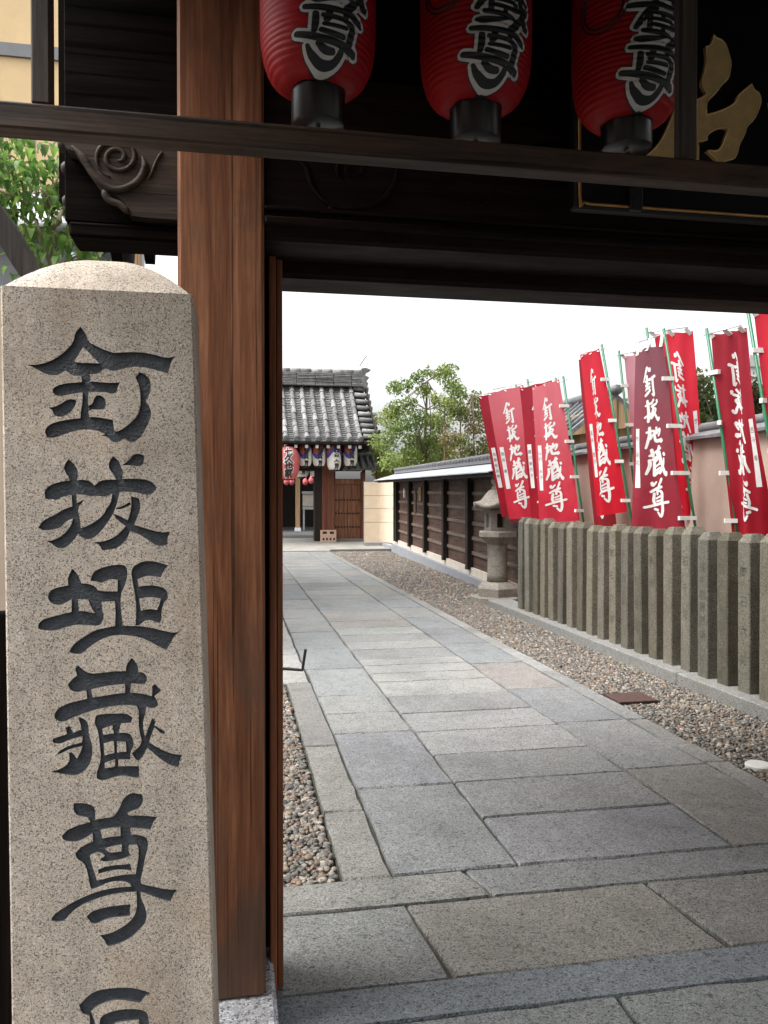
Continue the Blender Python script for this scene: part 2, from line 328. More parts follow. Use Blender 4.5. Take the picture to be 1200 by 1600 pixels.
MT['apron'] = M_plain('worn_concrete', (0.235, 0.222, 0.2), 0.85, 0.25, 1.5, bmp=0.15)
MT['bluecon'] = M_plain('blue_grey_concrete', (0.24, 0.25, 0.27), 0.8, 0.12, 5, bmp=0.1)
MT['cream'] = M_plain('cream_plinth', (0.52, 0.47, 0.40), 0.85, 0.1, 5, bmp=0.05)
MT['ochre'] = M_plain('ochre_cladding', (0.64, 0.47, 0.255), 0.8, 0.07, 3, bmp=0.05)
MT['greyband'] = M_plain('grey_trim', (0.16, 0.165, 0.175), 0.6, 0.1, 5, bmp=0.03)
MT['green'] = M_plain('green_banner_pole', (0.010, 0.125, 0.055), 0.35, 0.15, 5, bmp=0.0)
MT['strap'] = M_plain('white_strap', (0.66, 0.65, 0.62), 0.7, 0.1, 20, bmp=0.1)
MT['doorwood'] = M_wood('door_wood', 'z', (0.12, 0.05, 0.027), (0.225, 0.095, 0.052), (0.32, 0.15, 0.09), 0.5, (0.20, 0.15, 0.13), gs=0.5)
MT['redwood'] = M_wood('red_brown_wood', 'z', (0.10, 0.036, 0.022), (0.17, 0.062, 0.038), (0.24, 0.095, 0.058), 0.4, (0.09, 0.045, 0.034), gs=0.5)
MT['boxpink'] = M_plain('pale_wood', (0.50, 0.34, 0.255), 0.8, 0.12, 12, bmp=0.1)
MT['bark'] = M_plain('bark', (0.13, 0.10, 0.07), 0.9, 0.35, 18, bmp=0.6, stretch=(1, 1, .3))
MT['twig'] = M_plain('pale_twig', (0.24, 0.19, 0.13), 0.85, 0.25, 18, bmp=0.4)
MT['bamboo'] = M_plain('dry_bamboo', (0.30, 0.23, 0.12), 0.6, 0.2, 8, bmp=0.1)
MT['leaf'] = M_tint('leaves', 0.5, 0.6, 0.15, 20)
MT['rust'] = M_plain('rusty_plate', (0.055, 0.026, 0.02), 0.85, 0.3, 25, bmp=0.4)
MT['whitelid'] = M_plain('white_lid', (0.62, 0.62, 0.58), 0.6, 0.06, 15, bmp=0.05)
MT['whitewall'] = M_plain('white_wall', (0.72, 0.73, 0.75), 0.8, 0.05, 4, bmp=0.03)
MT['pipe'] = M_plain('blue_grey_pipe', (0.36, 0.42, 0.47), 0.5, 0.1, 6, bmp=0.0)
MT['lanternwhite'] = M_plain('white_lantern_paper', (0.72, 0.70, 0.66), 0.7, 0.06, 6, bmp=0.05)
MT['lanternpink'] = M_plain('faded_red_lantern_paper', (0.56, 0.12, 0.13), 0.7, 0.15, 6, bmp=0.05)
MT['blue'] = M_plain('indigo_print', (0.06, 0.07, 0.36), 0.6, 0.15, 12, bmp=0.0)
MT['orange'] = M_plain('orange_print', (0.50, 0.12, 0.05), 0.6, 0.15, 12, bmp=0.0)
MT['glass'] = M_plain('dark_window_glass', (0.03, 0.035, 0.04), 0.08, 0.1, 3, bmp=0.0)
MT['tan'] = M_wood('tan_wood', 'z', (0.26, 0.16, 0.08), (0.36, 0.23, 0.125), (0.44, 0.30, 0.17), 0.0, gs=0.4)

# ================================================================== GROUND, PATH, GRAVEL
def sheet(name, x0, x1, y0, y1, z, mat):
    return tag(mk(name, [(x0, y0, z), (x1, y0, z), (x1, y1, z), (x0, y1, z)], [(0, 1, 2, 3)], mat), kind='structure')
sheet('ground', -400, 400, -400, 600, -0.07, MT['earth'])
tag(box('street', -30, 30, -12, 1.30, -0.066, -0.012, MT['asphalt']), kind='structure')
# unseen houses added behind the viewer to block low frontal sky light
for (x0, x1, hh, wm, wh) in ((-14, -5.2, 5.6, 'plaster', 'left one'), (-5.1, 3.0, 5.2, 'tan', 'middle one'), (3.1, 13, 5.8, 'concrete', 'right one')):
    hs0 = empty('added_street_house', ((x0 + x1) / 2, -10.5, 0)); tag(hs0, 'unseen two storey house added across the street to dim the gate, ' + wh + ' of three', 'house', 'unseen houses added across the street')
    box('wall', x0, x1, -16, -9.5, 0, hh - .5, MT[wm], hs0); box('roof', x0 - .15 + .16, x1 - .01, -16.4, -9.0, hh - .5, hh, MT['tiled'], hs0, b=.08)
    for k in range(3):
        a = x0 + .8 + k * 2.4
        for z0_ in (0.8, 3.2): w_ = box('window', a, a + 1.4, -9.5, -9.46, z0_, z0_ + 1.2, MT['glass'], hs0); box('window_frame', a - .06, a + 1.46, -9.47, -9.42, z0_ - .08, z0_, MT['greyband'], w_)
# unseen house added left of the gate front to cut side light
nh = empty('added_side_house', (-6.0, -2.0, 0)); tag(nh, 'unseen low plastered house added left of the gate front to cut side light', 'house')
box('wall', -8.4, -3.9, -6.0, 1.9, 0, 3.4, MT['plaster'], nh); box('roof', -8.8, -3.5, -6.4, 2.2, 3.4, 3.8, MT['tiled'], nh, b=.08)
for k in range(3):
    for z0_ in (0.8,): w_ = box('window', -3.9, -3.86, -5.2 + k * 2.2, -3.9 + k * 2.2, z0_, z0_ + 1.2, MT['glass'], nh); box('window_frame', -3.87, -3.82, -5.26 + k * 2.2, -3.84 + k * 2.2, z0_ - .08, z0_, MT['greyband'], w_)
path = tag(box('path', 0.405, 2.71, 3.04, 23.2, -0.06, -0.02, MT['joint']), kind='structure')
floor_ = tag(box('gate_floor', -1.2, 4.4, 1.30, 3.03, -0.06, -0.02, MT['joint']), kind='structure')

def slab(parent, x0, x1, y0, y1, tint, z=0.0, gap=0.0075, wob=0.006, name='paving_slab', skew=(0, 0)):
    """bevelled slab with slightly uneven arrises"""
    x0 += gap; x1 -= gap; y0 += gap; y1 -= gap; z += random.uniform(-.002, .002); tx, ty = random.uniform(-.002, .002), random.uniform(-.002, .002)
    pts = []
    for (a, b) in (((x0, y0), (x1, y0)), ((x1, y0), (x1, y1)), ((x1, y1), (x0, y1)), ((x0, y1), (x0, y0))):
        L = math.hypot(b[0] - a[0], b[1] - a[1]); n = max(3, min(7, int(L / 0.12)))
        for i in range(n):
            t = i / n; k = 0.3 if i == 0 else 1.0
            p = [a[0] + (b[0] - a[0]) * t + random.uniform(-wob, wob) * k, a[1] + (b[1] - a[1]) * t + random.uniform(-wob, wob) * k]
            fy = (p[1] - y0) / (y1 - y0); p[0] += skew[0] * (1 - fy) + skew[1] * fy
            pts.append(p)
    P = np.array(pts); n = len(P); c = P.mean(0); d = c - P; d /= np.linalg.norm(d, axis=1)[:, None]
    bev = np.array([random.uniform(0.004, 0.011) for _ in range(n)])
    top = P + d * bev[:, None]
    V = [(a, b, -0.05) for a, b in P] + [(a, b, z - 0.007 - random.uniform(0, .003)) for a, b in P] + [(a, b, z + tx * (a - c[0]) / max(.3, x1 - x0) + ty * (b - c[1]) / max(.3, y1 - y0)) for a, b in top]
    Fc = [(i, (i + 1) % n, n + (i + 1) % n, n + i) for i in range(n)] + [(n + i, n + (i + 1) % n, 2 * n + (i + 1) % n, 2 * n + i) for i in range(n)] + [tuple(range(2 * n, 3 * n))]
    o = mk(name, V, Fc, MT['slab'], parent); o.color = (*tint, 1); return o
def jit(c, a=0.06):
    k = 1 + random.uniform(-a, a); return tuple(x * k * (1 + random.uniform(-.015, .015)) for x in c)
G_, B_, W_, L_ = (0.92, 0.925, 0.915), (0.86, 0.895, 0.925), (1.0, 0.965, 0.92), (1.10, 1.10, 1.075)
# three walking strips
def strip(x0, x1, ys, tints):
    for i in range(len(ys) - 1): slab(path, x0, x1, ys[i], ys[i + 1], jit(tints[i % len(tints)]))
Yc = [3.04, 3.53, 4.0, 4.45, 4.915, 5.364, 5.842, 6.334, 6.66, 6.98, 7.27, 7.745, 8.188, 8.62, 9.11, 9.62, 10.46, 11.32]
while Yc[-1] < 22.6: Yc.append(Yc[-1] + random.uniform(0.42, 0.9))
Yc[-1] = 23.15
strip(1.113, 2.07, Yc, [B_, G_, G_, L_, L_, G_, L_, L_, L_, L_, G_, L_, G_, L_, W_, W_])
Yl = [3.04, 3.995, 4.959, 5.432, 5.955, 6.91, 7.87, 8.9, 9.98, 10.9, 11.87]
while Yl[-1] < 22.2: Yl.append(Yl[-1] + random.uniform(0.8, 1.2))
Yl[-1] = 23.15
strip(0.603, 1.113, Yl, [B_, B_, G_, G_, B_, B_, B_, G_, G_, L_])
Yr = [3.04, 4.03, 4.961, 5.911, 6.908, 7.9, 8.875, 9.8, 10.716, 11.62]
while Yr[-1] < 22.2: Yr.append(Yr[-1] + random.uniform(0.85, 1.1))
Yr[-1] = 23.15
strip(2.07, 2.565, Yr, [(0.86, 0.83, 0.76), G_, B_, (1.0, .92, .87), B_, B_, B_, G_, B_, G_])
Yb = [3.04, 4.056, 4.947, 6.461, 7.6, 8.9, 10.1]
while Yb[-1] < 22: Yb.append(Yb[-1] + random.uniform(1.0, 1.6))
Yb[-1] = 23.15
strip(2.565, 2.708, Yb, [W_, (.85, .84, .80), G_, L_, L_, L_])
strip(0.404, 0.603, [3.04, 3.725, 4.748, 6.423], [(0.90, 0.87, 0.80), (0.88, 0.87, 0.80), (.72, .70, .68)])
side_path = tag(box('side_path', -2.6, 0.60, 6.424, 23.15, -0.06, -0.02, MT['joint']), kind='structure')
yy = 6.43
while yy < 22.8:
    h = random.uniform(0.6, 0.95); h = min(h, 23.15 - yy)
    slab(side_path, -0.2, 0.600, yy, yy + h, jit((1.2, 1.19, 1.16))); yy += h
# gate floor: sill row, broad slabs, blue-grey step stone, outer slabs
# 
GW, GB = (0.86, 0.83, 0.76), (0.74, 0.80, 0.86)
slab(floor_, -0.9, 0.915, 2.815, 3.035, (0.86, 0.85, 0.80), skew=(0.02, -0.03)); slab(floor_, 0.915, 2.35, 2.815, 3.035, (0.76, 0.78, 0.79), skew=(0.02, -0.03)); slab(floor_, 2.35, 4.3, 2.815, 3.035, (0.75, 0.77, 0.78))
slab(floor_, -1.1, 0.632, 2.352, 2.815, (0.74, 0.755, 0.73), skew=(0.02, -0.02)); slab(floor_, 0.632, 1.562, 2.352, 2.815, (0.84, 0.80, 0.72), skew=(0.025, -0.03)); slab(floor_, 1.562, 2.9, 2.352, 2.815, (0.78, 0.77, 0.73), skew=(0.03, -0.03)); slab(floor_, 2.9, 4.3, 2.352, 2.815, (0.75, 0.75, 0.73))
slab(floor_, -1.1, 2.05, 2.185, 2.352, (0.66, 0.74, 0.82), gap=0.003, wob=0.001); slab(floor_, 2.05, 4.3, 2.185, 2.352, (0.66, 0.74, 0.82), gap=0.003, wob=0.001)
for a, b in ((-1.1, 0.2), (0.2, 1.1), (1.1, 2.1), (2.1, 3.2), (3.2, 4.3)): slab(floor_, a, b, 1.33, 2.185, jit((0.76, 0.80, 0.80)))

# pebbles: too many to count, one object per bed
ico = None
def ico_geo(sub):
    bm = bmesh.new(); bmesh.ops.create_icosphere(bm, subdivisions=sub, radius=1); bm.verts.index_update()
    V = np.array([tuple(v.co) for v in bm.verts]); Fc = np.array([[v.index for v in f.verts] for f in bm.faces]); bm.free(); return V, Fc
def pebbles(name, x0, x1, y0, y1, pitch, size, sub, z, cols, label, skip=None):
    nx, ny = int((x1 - x0) / pitch), int((y1 - y0) / pitch)
    X, Y = np.meshgrid(np.arange(nx) + .5, np.arange(ny) + .5); X = x0 + (X.ravel() + rng.uniform(-.48, .48, nx * ny)) * pitch; Y = y0 + (Y.ravel() + rng.uniform(-.48, .48, nx * ny)) * pitch
    if skip is not None: k = ~skip(X, Y); X, Y = X[k], Y[k]
    n = len(X); v, f = ico_geo(sub)
    S = size * rng.lognormal(0, 0.28, n)[:, None] * np.stack([rng.uniform(.8, 1.35, n), rng.uniform(.7, 1.1, n), rng.uniform(.45, .8, n)], 1)
    P = v[None] * (1 + rng.normal(0, 0.13, (n, len(v), 1))) * S[:, None, :]
    a = rng.uniform(0, 2 * math.pi, n); ca, sa = np.cos(a)[:, None], np.sin(a)[:, None]; tl = rng.normal(0, .35, n)[:, None]
    px, py, pz = P[..., 0], P[..., 1], P[..., 2]; px, pz = px * np.cos(tl) - pz * np.sin(tl), px * np.sin(tl) + pz * np.cos(tl)
    Q = np.stack([px * ca - py * sa + X[:, None], px * sa + py * ca + Y[:, None], pz + z + rng.uniform(-.004, .006, n)[:, None]], 2)
    cols = np.array(cols); ci = cols[rng.integers(0, len(cols), n)] * np.array([1.02, .975, .91]) * rng.uniform(.45, .75, (n, 1))
    C = np.repeat(ci, len(v), 0)
    Fc = (f[None] + (np.arange(n) * len(v))[:, None, None]).reshape(-1, 3)
    o = mk(name, Q.reshape(-1, 3), Fc, MT['pebble'], None, True, C)
    return tag(o, label, 'gravel', kind='stuff')
PC = [(0.20, 0.19, 0.175), (0.26, 0.25, 0.235), (0.15, 0.155, 0.155), (0.31, 0.255, 0.20), (0.22, 0.165, 0.13), (0.36, 0.335, 0.30), (0.17, 0.175, 0.17), (0.24, 0.215, 0.18), (0.13, 0.13, 0.135), (0.44, 0.42, 0.39), (0.29, 0.20, 0.15)]
pebbles('gravel', 0.0, 0.392, 3.045, 6.41, 0.0195, 0.0125, 2, -0.012, PC, 'loose multicoloured pebbles beside the wooden gate pillar')
pl_c = gz(985, 1090); lid_c = gz(1186, 1197)
def sk(X, Y): return ((abs(X - pl_c[0]) < .17) & (abs(Y - pl_c[1]) < .17)) | ((X - lid_c[0]) ** 2 + (Y - lid_c[1]) ** 2 < .0064)
pebbles('gravel', 2.712, 3.47, 3.0, 7.2, 0.0185, 0.0118, 1, -0.012, PC, 'grey brown pebbles between paved path and near end of stone fence', sk)
pebbles('gravel', 2.712, 3.49, 7.2, 11.4, 0.022, 0.0135, 1, -0.010, PC, 'grey brown pebbles between paved path and stone lantern')
pebbles('gravel', 2.712, 4.42, 11.4, 23.0, 0.036, 0.021, 1, -0.012, PC, 'brownish pebble bed in front of the dark plank wall')
pebbles('gravel', 0.0, 4.3, 3.045, 3.04, 1, 1, 1, 0, PC, '') if False else None
# rusty cover plate, white lid
o = box('cover_plate', pl_c[0] - .15, pl_c[0] + .15, pl_c[1] - .13, pl_c[1] + .13, -0.02, 0.006, MT['rust'], b=0.003); tag(o, 'rusty brown square iron cover plate set in the gravel', 'cover plate')
V, Fc = lathe([(0.072, -0.01), (0.072, 0.008), (0.064, 0.014), (0.03, 0.016), (0.002, 0.0165)], 28, lid_c[:2]); tag(mk('round_lid', V, Fc, MT['whitelid'], None), 'round white lid lying in the gravel beside the paved path', 'lid')
# far apron in front of the second gate, rising gently, and the court beyond
def ramp_sheet(name, x0, x1, y0, y1, z0, z1, mat):
    return tag(mk(name, [(x0, y0, z0), (x1, y0, z0), (x1, y1, z1), (x0, y1, z1), (x0, y0, -.06), (x1, y0, -.06), (x1, y1, -.06), (x0, y1, -.06)], [(0, 1, 2, 3), (4, 5, 1, 0), (5, 6, 2, 1), (7, 4, 0, 3)], mat), kind='structure')
ramp_sheet('apron', -3, 4.6, 23.15, 27.5, 0.02, 0.19, MT['apron'])
box('kerb_stone', 2.72, 4.55, 22.95, 23.13, -0.05, 0.07, MT['kerb'], bpy.data.objects['apron'], b=0.01)
sheet('temple_court', -12, 20, 27.5, 60, 0.186, MT['asphalt'])

# ================================================================== STONE NAME MARKER with carved, painted characters
YS = 1.70
def k48(ox, oy, pts): return [(ox + a / 4.8, oy + b / 4.8) for a, b in pts]
T1 = (40, 500); T2 = (40, 690); T3 = (40, 850); T4 = (60, 1020); T5 = (60, 1230); T6 = (60, 1400)
CUT = [
 (T1, [(0,332),(60,338),(140,325),(220,292),(300,232),(360,165),(368,100),(412,50),(455,105),(470,165),(540,200),(610,232),(670,248),(760,240),(850,240),(960,258),(1060,288),(1118,272),(1082,335),(1070,400),(1010,385),(930,362),(860,350),(780,352),(700,375),(650,385),(600,362),(575,375),(545,405),(480,405),(400,420),(345,415),(300,378),(255,408),(190,418),(120,390),(50,348)]),
 (T1, [(412,400),(480,400),(490,462),(470,545),(470,640),(475,720),(480,760),(410,760),(412,700),(425,620),(428,540),(425,465)]),
 (T1, [(200,525),(225,495),(300,475),(420,465),(520,462),(620,472),(708,468),(692,500),(685,540),(650,555),(600,540),(500,540),(400,545),(320,560),(250,575),(210,555)]),
 (T1, [(172,655),(210,655),(270,625),(325,590),(380,600),(375,640),(330,700),(260,730),(215,715),(200,675)]),
 (T1, [(470,645),(505,625),(515,580),(545,560),(590,580),(605,620),(590,668),(550,672),(500,670),(475,680)]),
 (T1, [(140,830),(175,785),(260,755),(410,735),(500,725),(580,735),(655,750),(665,835),(700,835),(780,780),(840,715),(860,650),(862,560),(850,480),(822,430),(855,390),(910,415),(940,470),(935,550),(900,605),(935,660),(945,710),(915,790),(870,870),(820,915),(770,915),(745,885),(690,920),(650,915),(610,870),(560,868),(600,855),(540,830),(470,820),(400,825),(320,845),(220,885),(160,880)]),
 (T2, [(285,185),(322,130),(365,170),(395,220),(385,290),(440,285),(490,300),(515,330),(560,292),(620,285),(680,285),(655,240),(630,210),(620,165),(655,108),(700,145),(712,180),(732,225),(725,280),(800,278),(930,285),(985,345),(950,395),(900,400),(830,380),(740,375),(705,380),(690,450),(660,535),(610,615),(560,680),(500,730),(450,735),(410,710),(395,690),(360,740),(310,790),(260,805),(215,785),(200,765),(155,748),(215,738),(290,695),(340,630),(355,575),(300,600),(265,645),(200,660),(130,668),(95,645),(130,590),(200,560),(280,510),(350,485),(345,400),(270,415),(235,440),(190,430),(150,430),(138,375),(175,330),(240,305),(330,290),(320,260),(295,225)]),
 (T2, [(715,180),(765,150),(810,95),(850,90),(890,105),(885,165),(855,190),(810,180),(760,175)]),
 (T2, [(790,410),(850,425),(865,490),(840,560),(815,625),(900,650),(1000,680),(1085,678),(1065,715),(1065,770),(1020,785),(970,775),(900,725),(840,690),(785,670),(760,730),(710,785),(650,810),(575,815),(555,775),(510,755),(580,750),(650,725),(700,690),(750,635),(690,590),(655,542),(700,555),(765,590),(785,530),(795,470)]),
 (T2, [(680,495),(720,488),(780,452),(790,472),(730,504),(678,508)]),
 (T3, [(315,255),(350,185),(390,225),(420,295),(480,300),(525,320),(545,355),(690,355),(690,270),(640,262),(600,275),(570,295),(530,280),(485,275),(505,215),(560,180),(640,160),(720,152),(760,175),(765,240),(745,310),(715,370),(712,450),(720,530),(730,612),(760,615),(835,615),(930,625),(1030,650),(1115,668),(1165,652),(1115,690),(1090,740),(1055,795),(1000,770),(940,735),(860,700),(770,685),(690,682),(610,695),(540,730),(470,780),(420,825),(365,825),(325,810),(365,745),(430,700),(520,645),(600,630),(670,615),(675,520),(670,430),(620,430),(570,435),(575,500),(590,540),(570,600),(540,615),(470,608),(380,605),(310,620),(240,648),(160,650),(95,635),(95,600),(130,565),(200,545),(290,522),(345,510),(345,415),(300,440),(250,460),(200,450),(165,410),(175,360),(220,330),(320,310)]),
 (T3, [(820,160),(890,125),(970,130),(1070,160),(1035,200),(1015,250),(950,240),(900,240),(840,265),(848,320),(930,308),(1010,318),(1060,345),(1070,410),(1035,440),(1020,500),(1020,560),(1005,595),(960,575),(900,568),(850,612),(825,612),(830,500),(825,400),(805,300),(792,220),(800,180)]),
 (T4, [(275,115),(300,95),(330,125),(385,158),(480,150),(570,138),(655,138),(660,90),(700,38),(745,90),(750,145),(795,150),(818,190),(800,235),(760,235),(695,230),(690,298),(770,305),(850,325),(855,270),(850,255),(875,232),(920,285),(870,325),(890,360),(900,395),(865,420),(810,405),(800,460),(780,540),(800,630),(840,520),(855,490),(880,515),(870,545),(950,590),(945,610),(920,605),(870,560),(845,620),(830,670),(900,715),(990,755),(1080,768),(1060,800),(1050,860),(990,845),(920,800),(860,750),(815,710),(790,770),(750,810),(730,800),(700,755),(780,680),(760,600),(750,520),(755,440),(740,400),(650,390),(560,400),(450,420),(340,455),(250,490),(190,520),(140,510),(115,475),(140,420),(220,380),(300,360),(365,345),(360,280),(290,298),(240,280),(220,240),(250,200),(290,170)]),
 (T4, [(300,480),(345,495),(375,530),(378,620),(405,690),(405,770),(380,850),(310,915),(240,918),(170,905),(90,892),(160,875),(235,825),(228,750),(250,745),(290,795),(325,720),(330,700),(240,720),(180,750),(145,765),(150,740),(220,700),(330,670),(330,625),(240,650),(160,685),(110,675),(108,645),(150,630),(215,610),(205,560),(235,548),(262,600),(325,575)]),
 (T4, [(440,465),(530,455),(660,455),(705,485),(695,525),(620,530),(600,600),(680,600),(710,640),(715,700),(690,745),(690,800),(600,800),(600,850),(755,850),(755,930),(730,940),(640,915),(560,935),(490,960),(440,945),(435,900),(455,850),(470,780),(460,690),(450,590),(420,530),(425,485)]),
 (T5, [(265,120),(330,118),(410,135),(428,180),(425,245),(500,230),(560,225),(605,165),(635,85),(695,40),(780,55),(785,110),(760,155),(700,180),(665,195),(680,215),(780,212),(890,222),(860,265),(840,320),(780,310),(690,305),(695,355),(770,360),(815,380),(825,440),(800,530),(785,620),(765,700),(775,730),(860,745),(950,765),(1040,770),(1015,800),(990,855),(920,840),(840,810),(770,785),(690,785),(600,795),(500,815),(400,850),(310,890),(240,945),(200,1000),(150,1010),(95,1000),(110,960),(180,910),(270,855),(360,815),(450,780),(560,755),(700,745),(680,715),(600,700),(520,715),(450,750),(400,765),(385,740),(370,640),(345,570),(290,540),(275,495),(330,440),(410,405),(405,345),(340,390),(270,412),(190,400),(175,370),(215,320),(300,285),(390,260),(375,225),(330,220),(285,210),(262,170)]),
 (T5, [(445,620),(520,590),(690,575),(700,625),(620,615),(540,625),(450,650)]),
 (T6, [(360,155),(400,115),(480,90),(580,72),(692,62),(685,100),(690,145),(640,155),(560,160),(490,180),(440,208),(400,205)]),
 (T6, [(735,-40),(765,-30),(770,20),(800,80),(815,150),(800,205),(760,250),(700,310),(620,350),(540,378),(510,370),(500,335),(460,295),(540,280),(620,240),(690,190),(730,130),(740,60)]),
 (T6, [(305,820),(380,740),(450,705),(560,690),(680,685),(780,705),(840,728),(800,750),(765,800),(700,790),(600,775),(520,790),(440,825),(395,865),(430,960),(440,1100),(385,1100),(385,960),(385,895),(330,885)]),
 (T6, [(455,960),(470,900),(560,860),(680,845),(800,855),(830,910),(830,1100),(755,1100),(755,930),(660,935),(570,950),(530,1000),(530,1100),(455,1100)]),
]
ISL = [
 (T1, [(430,205),(365,310),(400,322),(470,322),(550,325),(500,268)]),
 (T2, [(380,395),(440,400),(500,412),(530,405),(600,415),(650,390),(640,460),(600,510),(590,540),(540,590),(480,625),(415,650),(405,570),(390,500),(440,435),(385,460)]),
 (T3, [(392,415),(470,418),(490,470),(520,520),(450,505),(400,500)]),
 (T3, [(852,410),(930,395),(1015,410),(1000,460),(985,495),(930,485),(865,500)]),
 (T4, [(395,275),(500,250),(600,238),(650,235),(650,300),(560,310),(480,325),(408,335)]),
 (T4, [(480,570),(555,545),(565,605),(485,615)]), (T4, [(490,680),(565,660),(570,750),(495,770)]), (T4, [(590,665),(655,670),(660,740),(590,748)]), (T4, [(497,825),(575,800),(575,855),(500,865)]),
 (T5, [(465,320),(540,305),(615,300),(615,365),(540,372),(480,385)]), (T5, [(500,460),(560,440),(625,430),(625,480),(560,490),(530,490)]),
 (T5, [(385,510),(440,485),(480,495),(500,515),(460,540),(490,560),(580,550),(670,525),(690,510),(672,460),(680,435),(740,430),(755,470),(745,560),(730,650),(650,655),(560,670),(440,700),(425,650),(400,580)]),
]
def face2(p):     # photo pixel -> x,z on the marker's front
    q = at(p[0], p[1], YS); return (q[0], q[2])
cut = [np.array([face2(p) for p in round_poly(k48(*o, pts))]) for o, pts in CUT]
isl = [np.array([face2(p) for p in round_poly(k48(*o, pts))]) for o, pts in ISL]
dash = cut[16]      # the stroke standing inside the open frame of the last character
cut_main = cut[:16] + cut[17:]
TLx, TLz = face2((0, 446)); TRx, TRz = face2((301, 452)); BLx, _ = face2((18, 1600)); BRx, _ = face2((335, 1600))
zb = -0.05; zt = TLz; zbot = face2((0, 1600))[1]
kx = lambda xt, xb, z: xt + (xb - xt) * (zt - z) / (zt - zbot)
xl = lambda z: kx(TLx, BLx, z); xr = lambda z: kx(TRx, BRx, z)
BV = 0.004
outer = np.array([(xl(zb) + BV, zb), (xr(zb) - BV, zb), (xr(zt) - BV, zt), (xl(zt) + BV, zt)])
polys = cut_main + [dash]
v2, f2, ins = cdt(polys, isl, extra=outer)
# the dash sits in an island: take it back in
c2 = v2[f2].mean(1); ins |= winding(c2, dash) != 0
inrect = winding(c2, outer) != 0
rec = 0.006
face_f = f2[inrect & ~ins]; glyph_f = f2[ins]
marker = empty('stone_marker', ((TLx + TRx) / 2, YS + .19, 0))
tag(marker, 'tall granite name marker with large dark carved characters beside the gate pillar', 'stone marker')
vv, ff = submesh(v2, face_f)
mb = MB(); mb.add([(a, YS, b) for a, b in vv], ff)
for a, b in border_edges(glyph_f):         # carved walls
    p, q = v2[a], v2[b]; mb.add([(p[0], YS, p[1]), (q[0], YS, q[1]), (q[0], YS + rec, q[1]), (p[0], YS + rec, p[1])], [(0, 1, 2, 3)], 1)
D = 0.25
def ring(z, e): return [(xl(z) + e, YS + BV * 0 if False else YS, z)]
B = lambda z: [(xl(z) + BV, YS, z), (xr(z) - BV, YS, z), (xr(z), YS + BV, z), (xr(z), YS + D - BV, z), (xr(z) - BV, YS + D, z), (xl(z) + BV, YS + D, z), (xl(z), YS + D - BV, z), (xl(z), YS + BV, z)]
lo_, hi_ = B(zb), B(zt); mb.add(lo_ + hi_, [(i, (i + 1) % 8, 8 + (i + 1) % 8, 8 + i) for i in range(1, 8)])
# rounded pyramid head
apex = at(152, 409, YS + D / 2); cx = (TLx + TRx) / 2; hw = (TRx - TLx) / 2; rings = []
NR = 9; M = 12
for i in range(NR + 1):
    t = i / NR; k = 1 - t; hgt = zt + (apex[2] - zt) * (1 - (1 - t) ** 1.85) ; R = []
    for j in range(4 * M):
        s, u = divmod(j, M); u = u / M * 2 - 1; e = 1 - 0.03 * abs(u) ** 8; hx, hy = hw * k * e, D / 2 * k * e
        x, y = [(u * hx, -hy), (hx, u * hy), (-u * hx, hy), (-hx, -u * hy)][s]
        rings.append((cx + x, YS + D / 2 + y, hgt - 0.0 * abs(u)))
n4 = 4 * M
mb.add(rings, [(i * n4 + j, i * n4 + (j + 1) % n4, (i + 1) * n4 + (j + 1) % n4, (i + 1) * n4 + j) for i in range(NR) for j in range(n4)])
mb.build('shaft', [MT['marker'], MT['ink']], marker)
vg, fg = submesh(v2, glyph_f)
mk('inscription', [(a, YS + rec, b) for a, b in vg], fg, MT['ink'], marker)['label'] = 'dark grey painted carved characters'

# ================================================================== THE NEAR GATE
gate = empty('temple_gate', (0.0, 2.32, 0)); tag(gate, 'dark timber temple gate with reddish brown pillar and carved beam', 'gate')
YP = 2.20
# base stones
for s, (a, b) in enumerate(((-0.24, 0.112), (3.03, 3.38))):
    o = box('base_stone', a, b, 1.98, 2.56, -0.04, 0.10, MT['basestone'], gate, b=0.012)
# pillars
px0, px1 = at(277, 300, YP)[0], at(414, 900, YP)[0]
def pillar(a, b):
    V, Fc = boxgeo(a, b, YP, YP + 0.24, 0.10, 2.95, 0.008); return mk('pillar', V, Fc, MT['pillar'], gate)
pillar(px0, px1); pillar(3.08, 3.08 + px1 - px0)
# jambs: stepped boards behind the pillar
for s in (1, -1):
    X = lambda a: a if s == 1 else 3.17 - a
    def bx(nm, a, b, y0, y1, z0, z1, m, bv=0.003):
        a, b = sorted((X(a), X(b))); return box(nm, a, b, y0, y1, z0, z1, m, gate, b=bv)
    bx('door_jamb', at(421, 900, 2.37)[0], at(432, 900, 2.37)[0], 2.37, 2.52, 0.0, 2.30, MT['jamb'])
    bx('door_stop', at(432.5, 900, 2.40)[0], at(442, 900, 2.40)[0], 2.40, 2.47, 0.0, 2.30, MT['jamb'])
    bx('shadow_board', 0.02 if s == 1 else 0.02, at(419, 900, 2.45)[0], 2.445, 2.53, 0.0, 2.30, MT['blackpost'])  # black board set into the gap so it reads as shadow
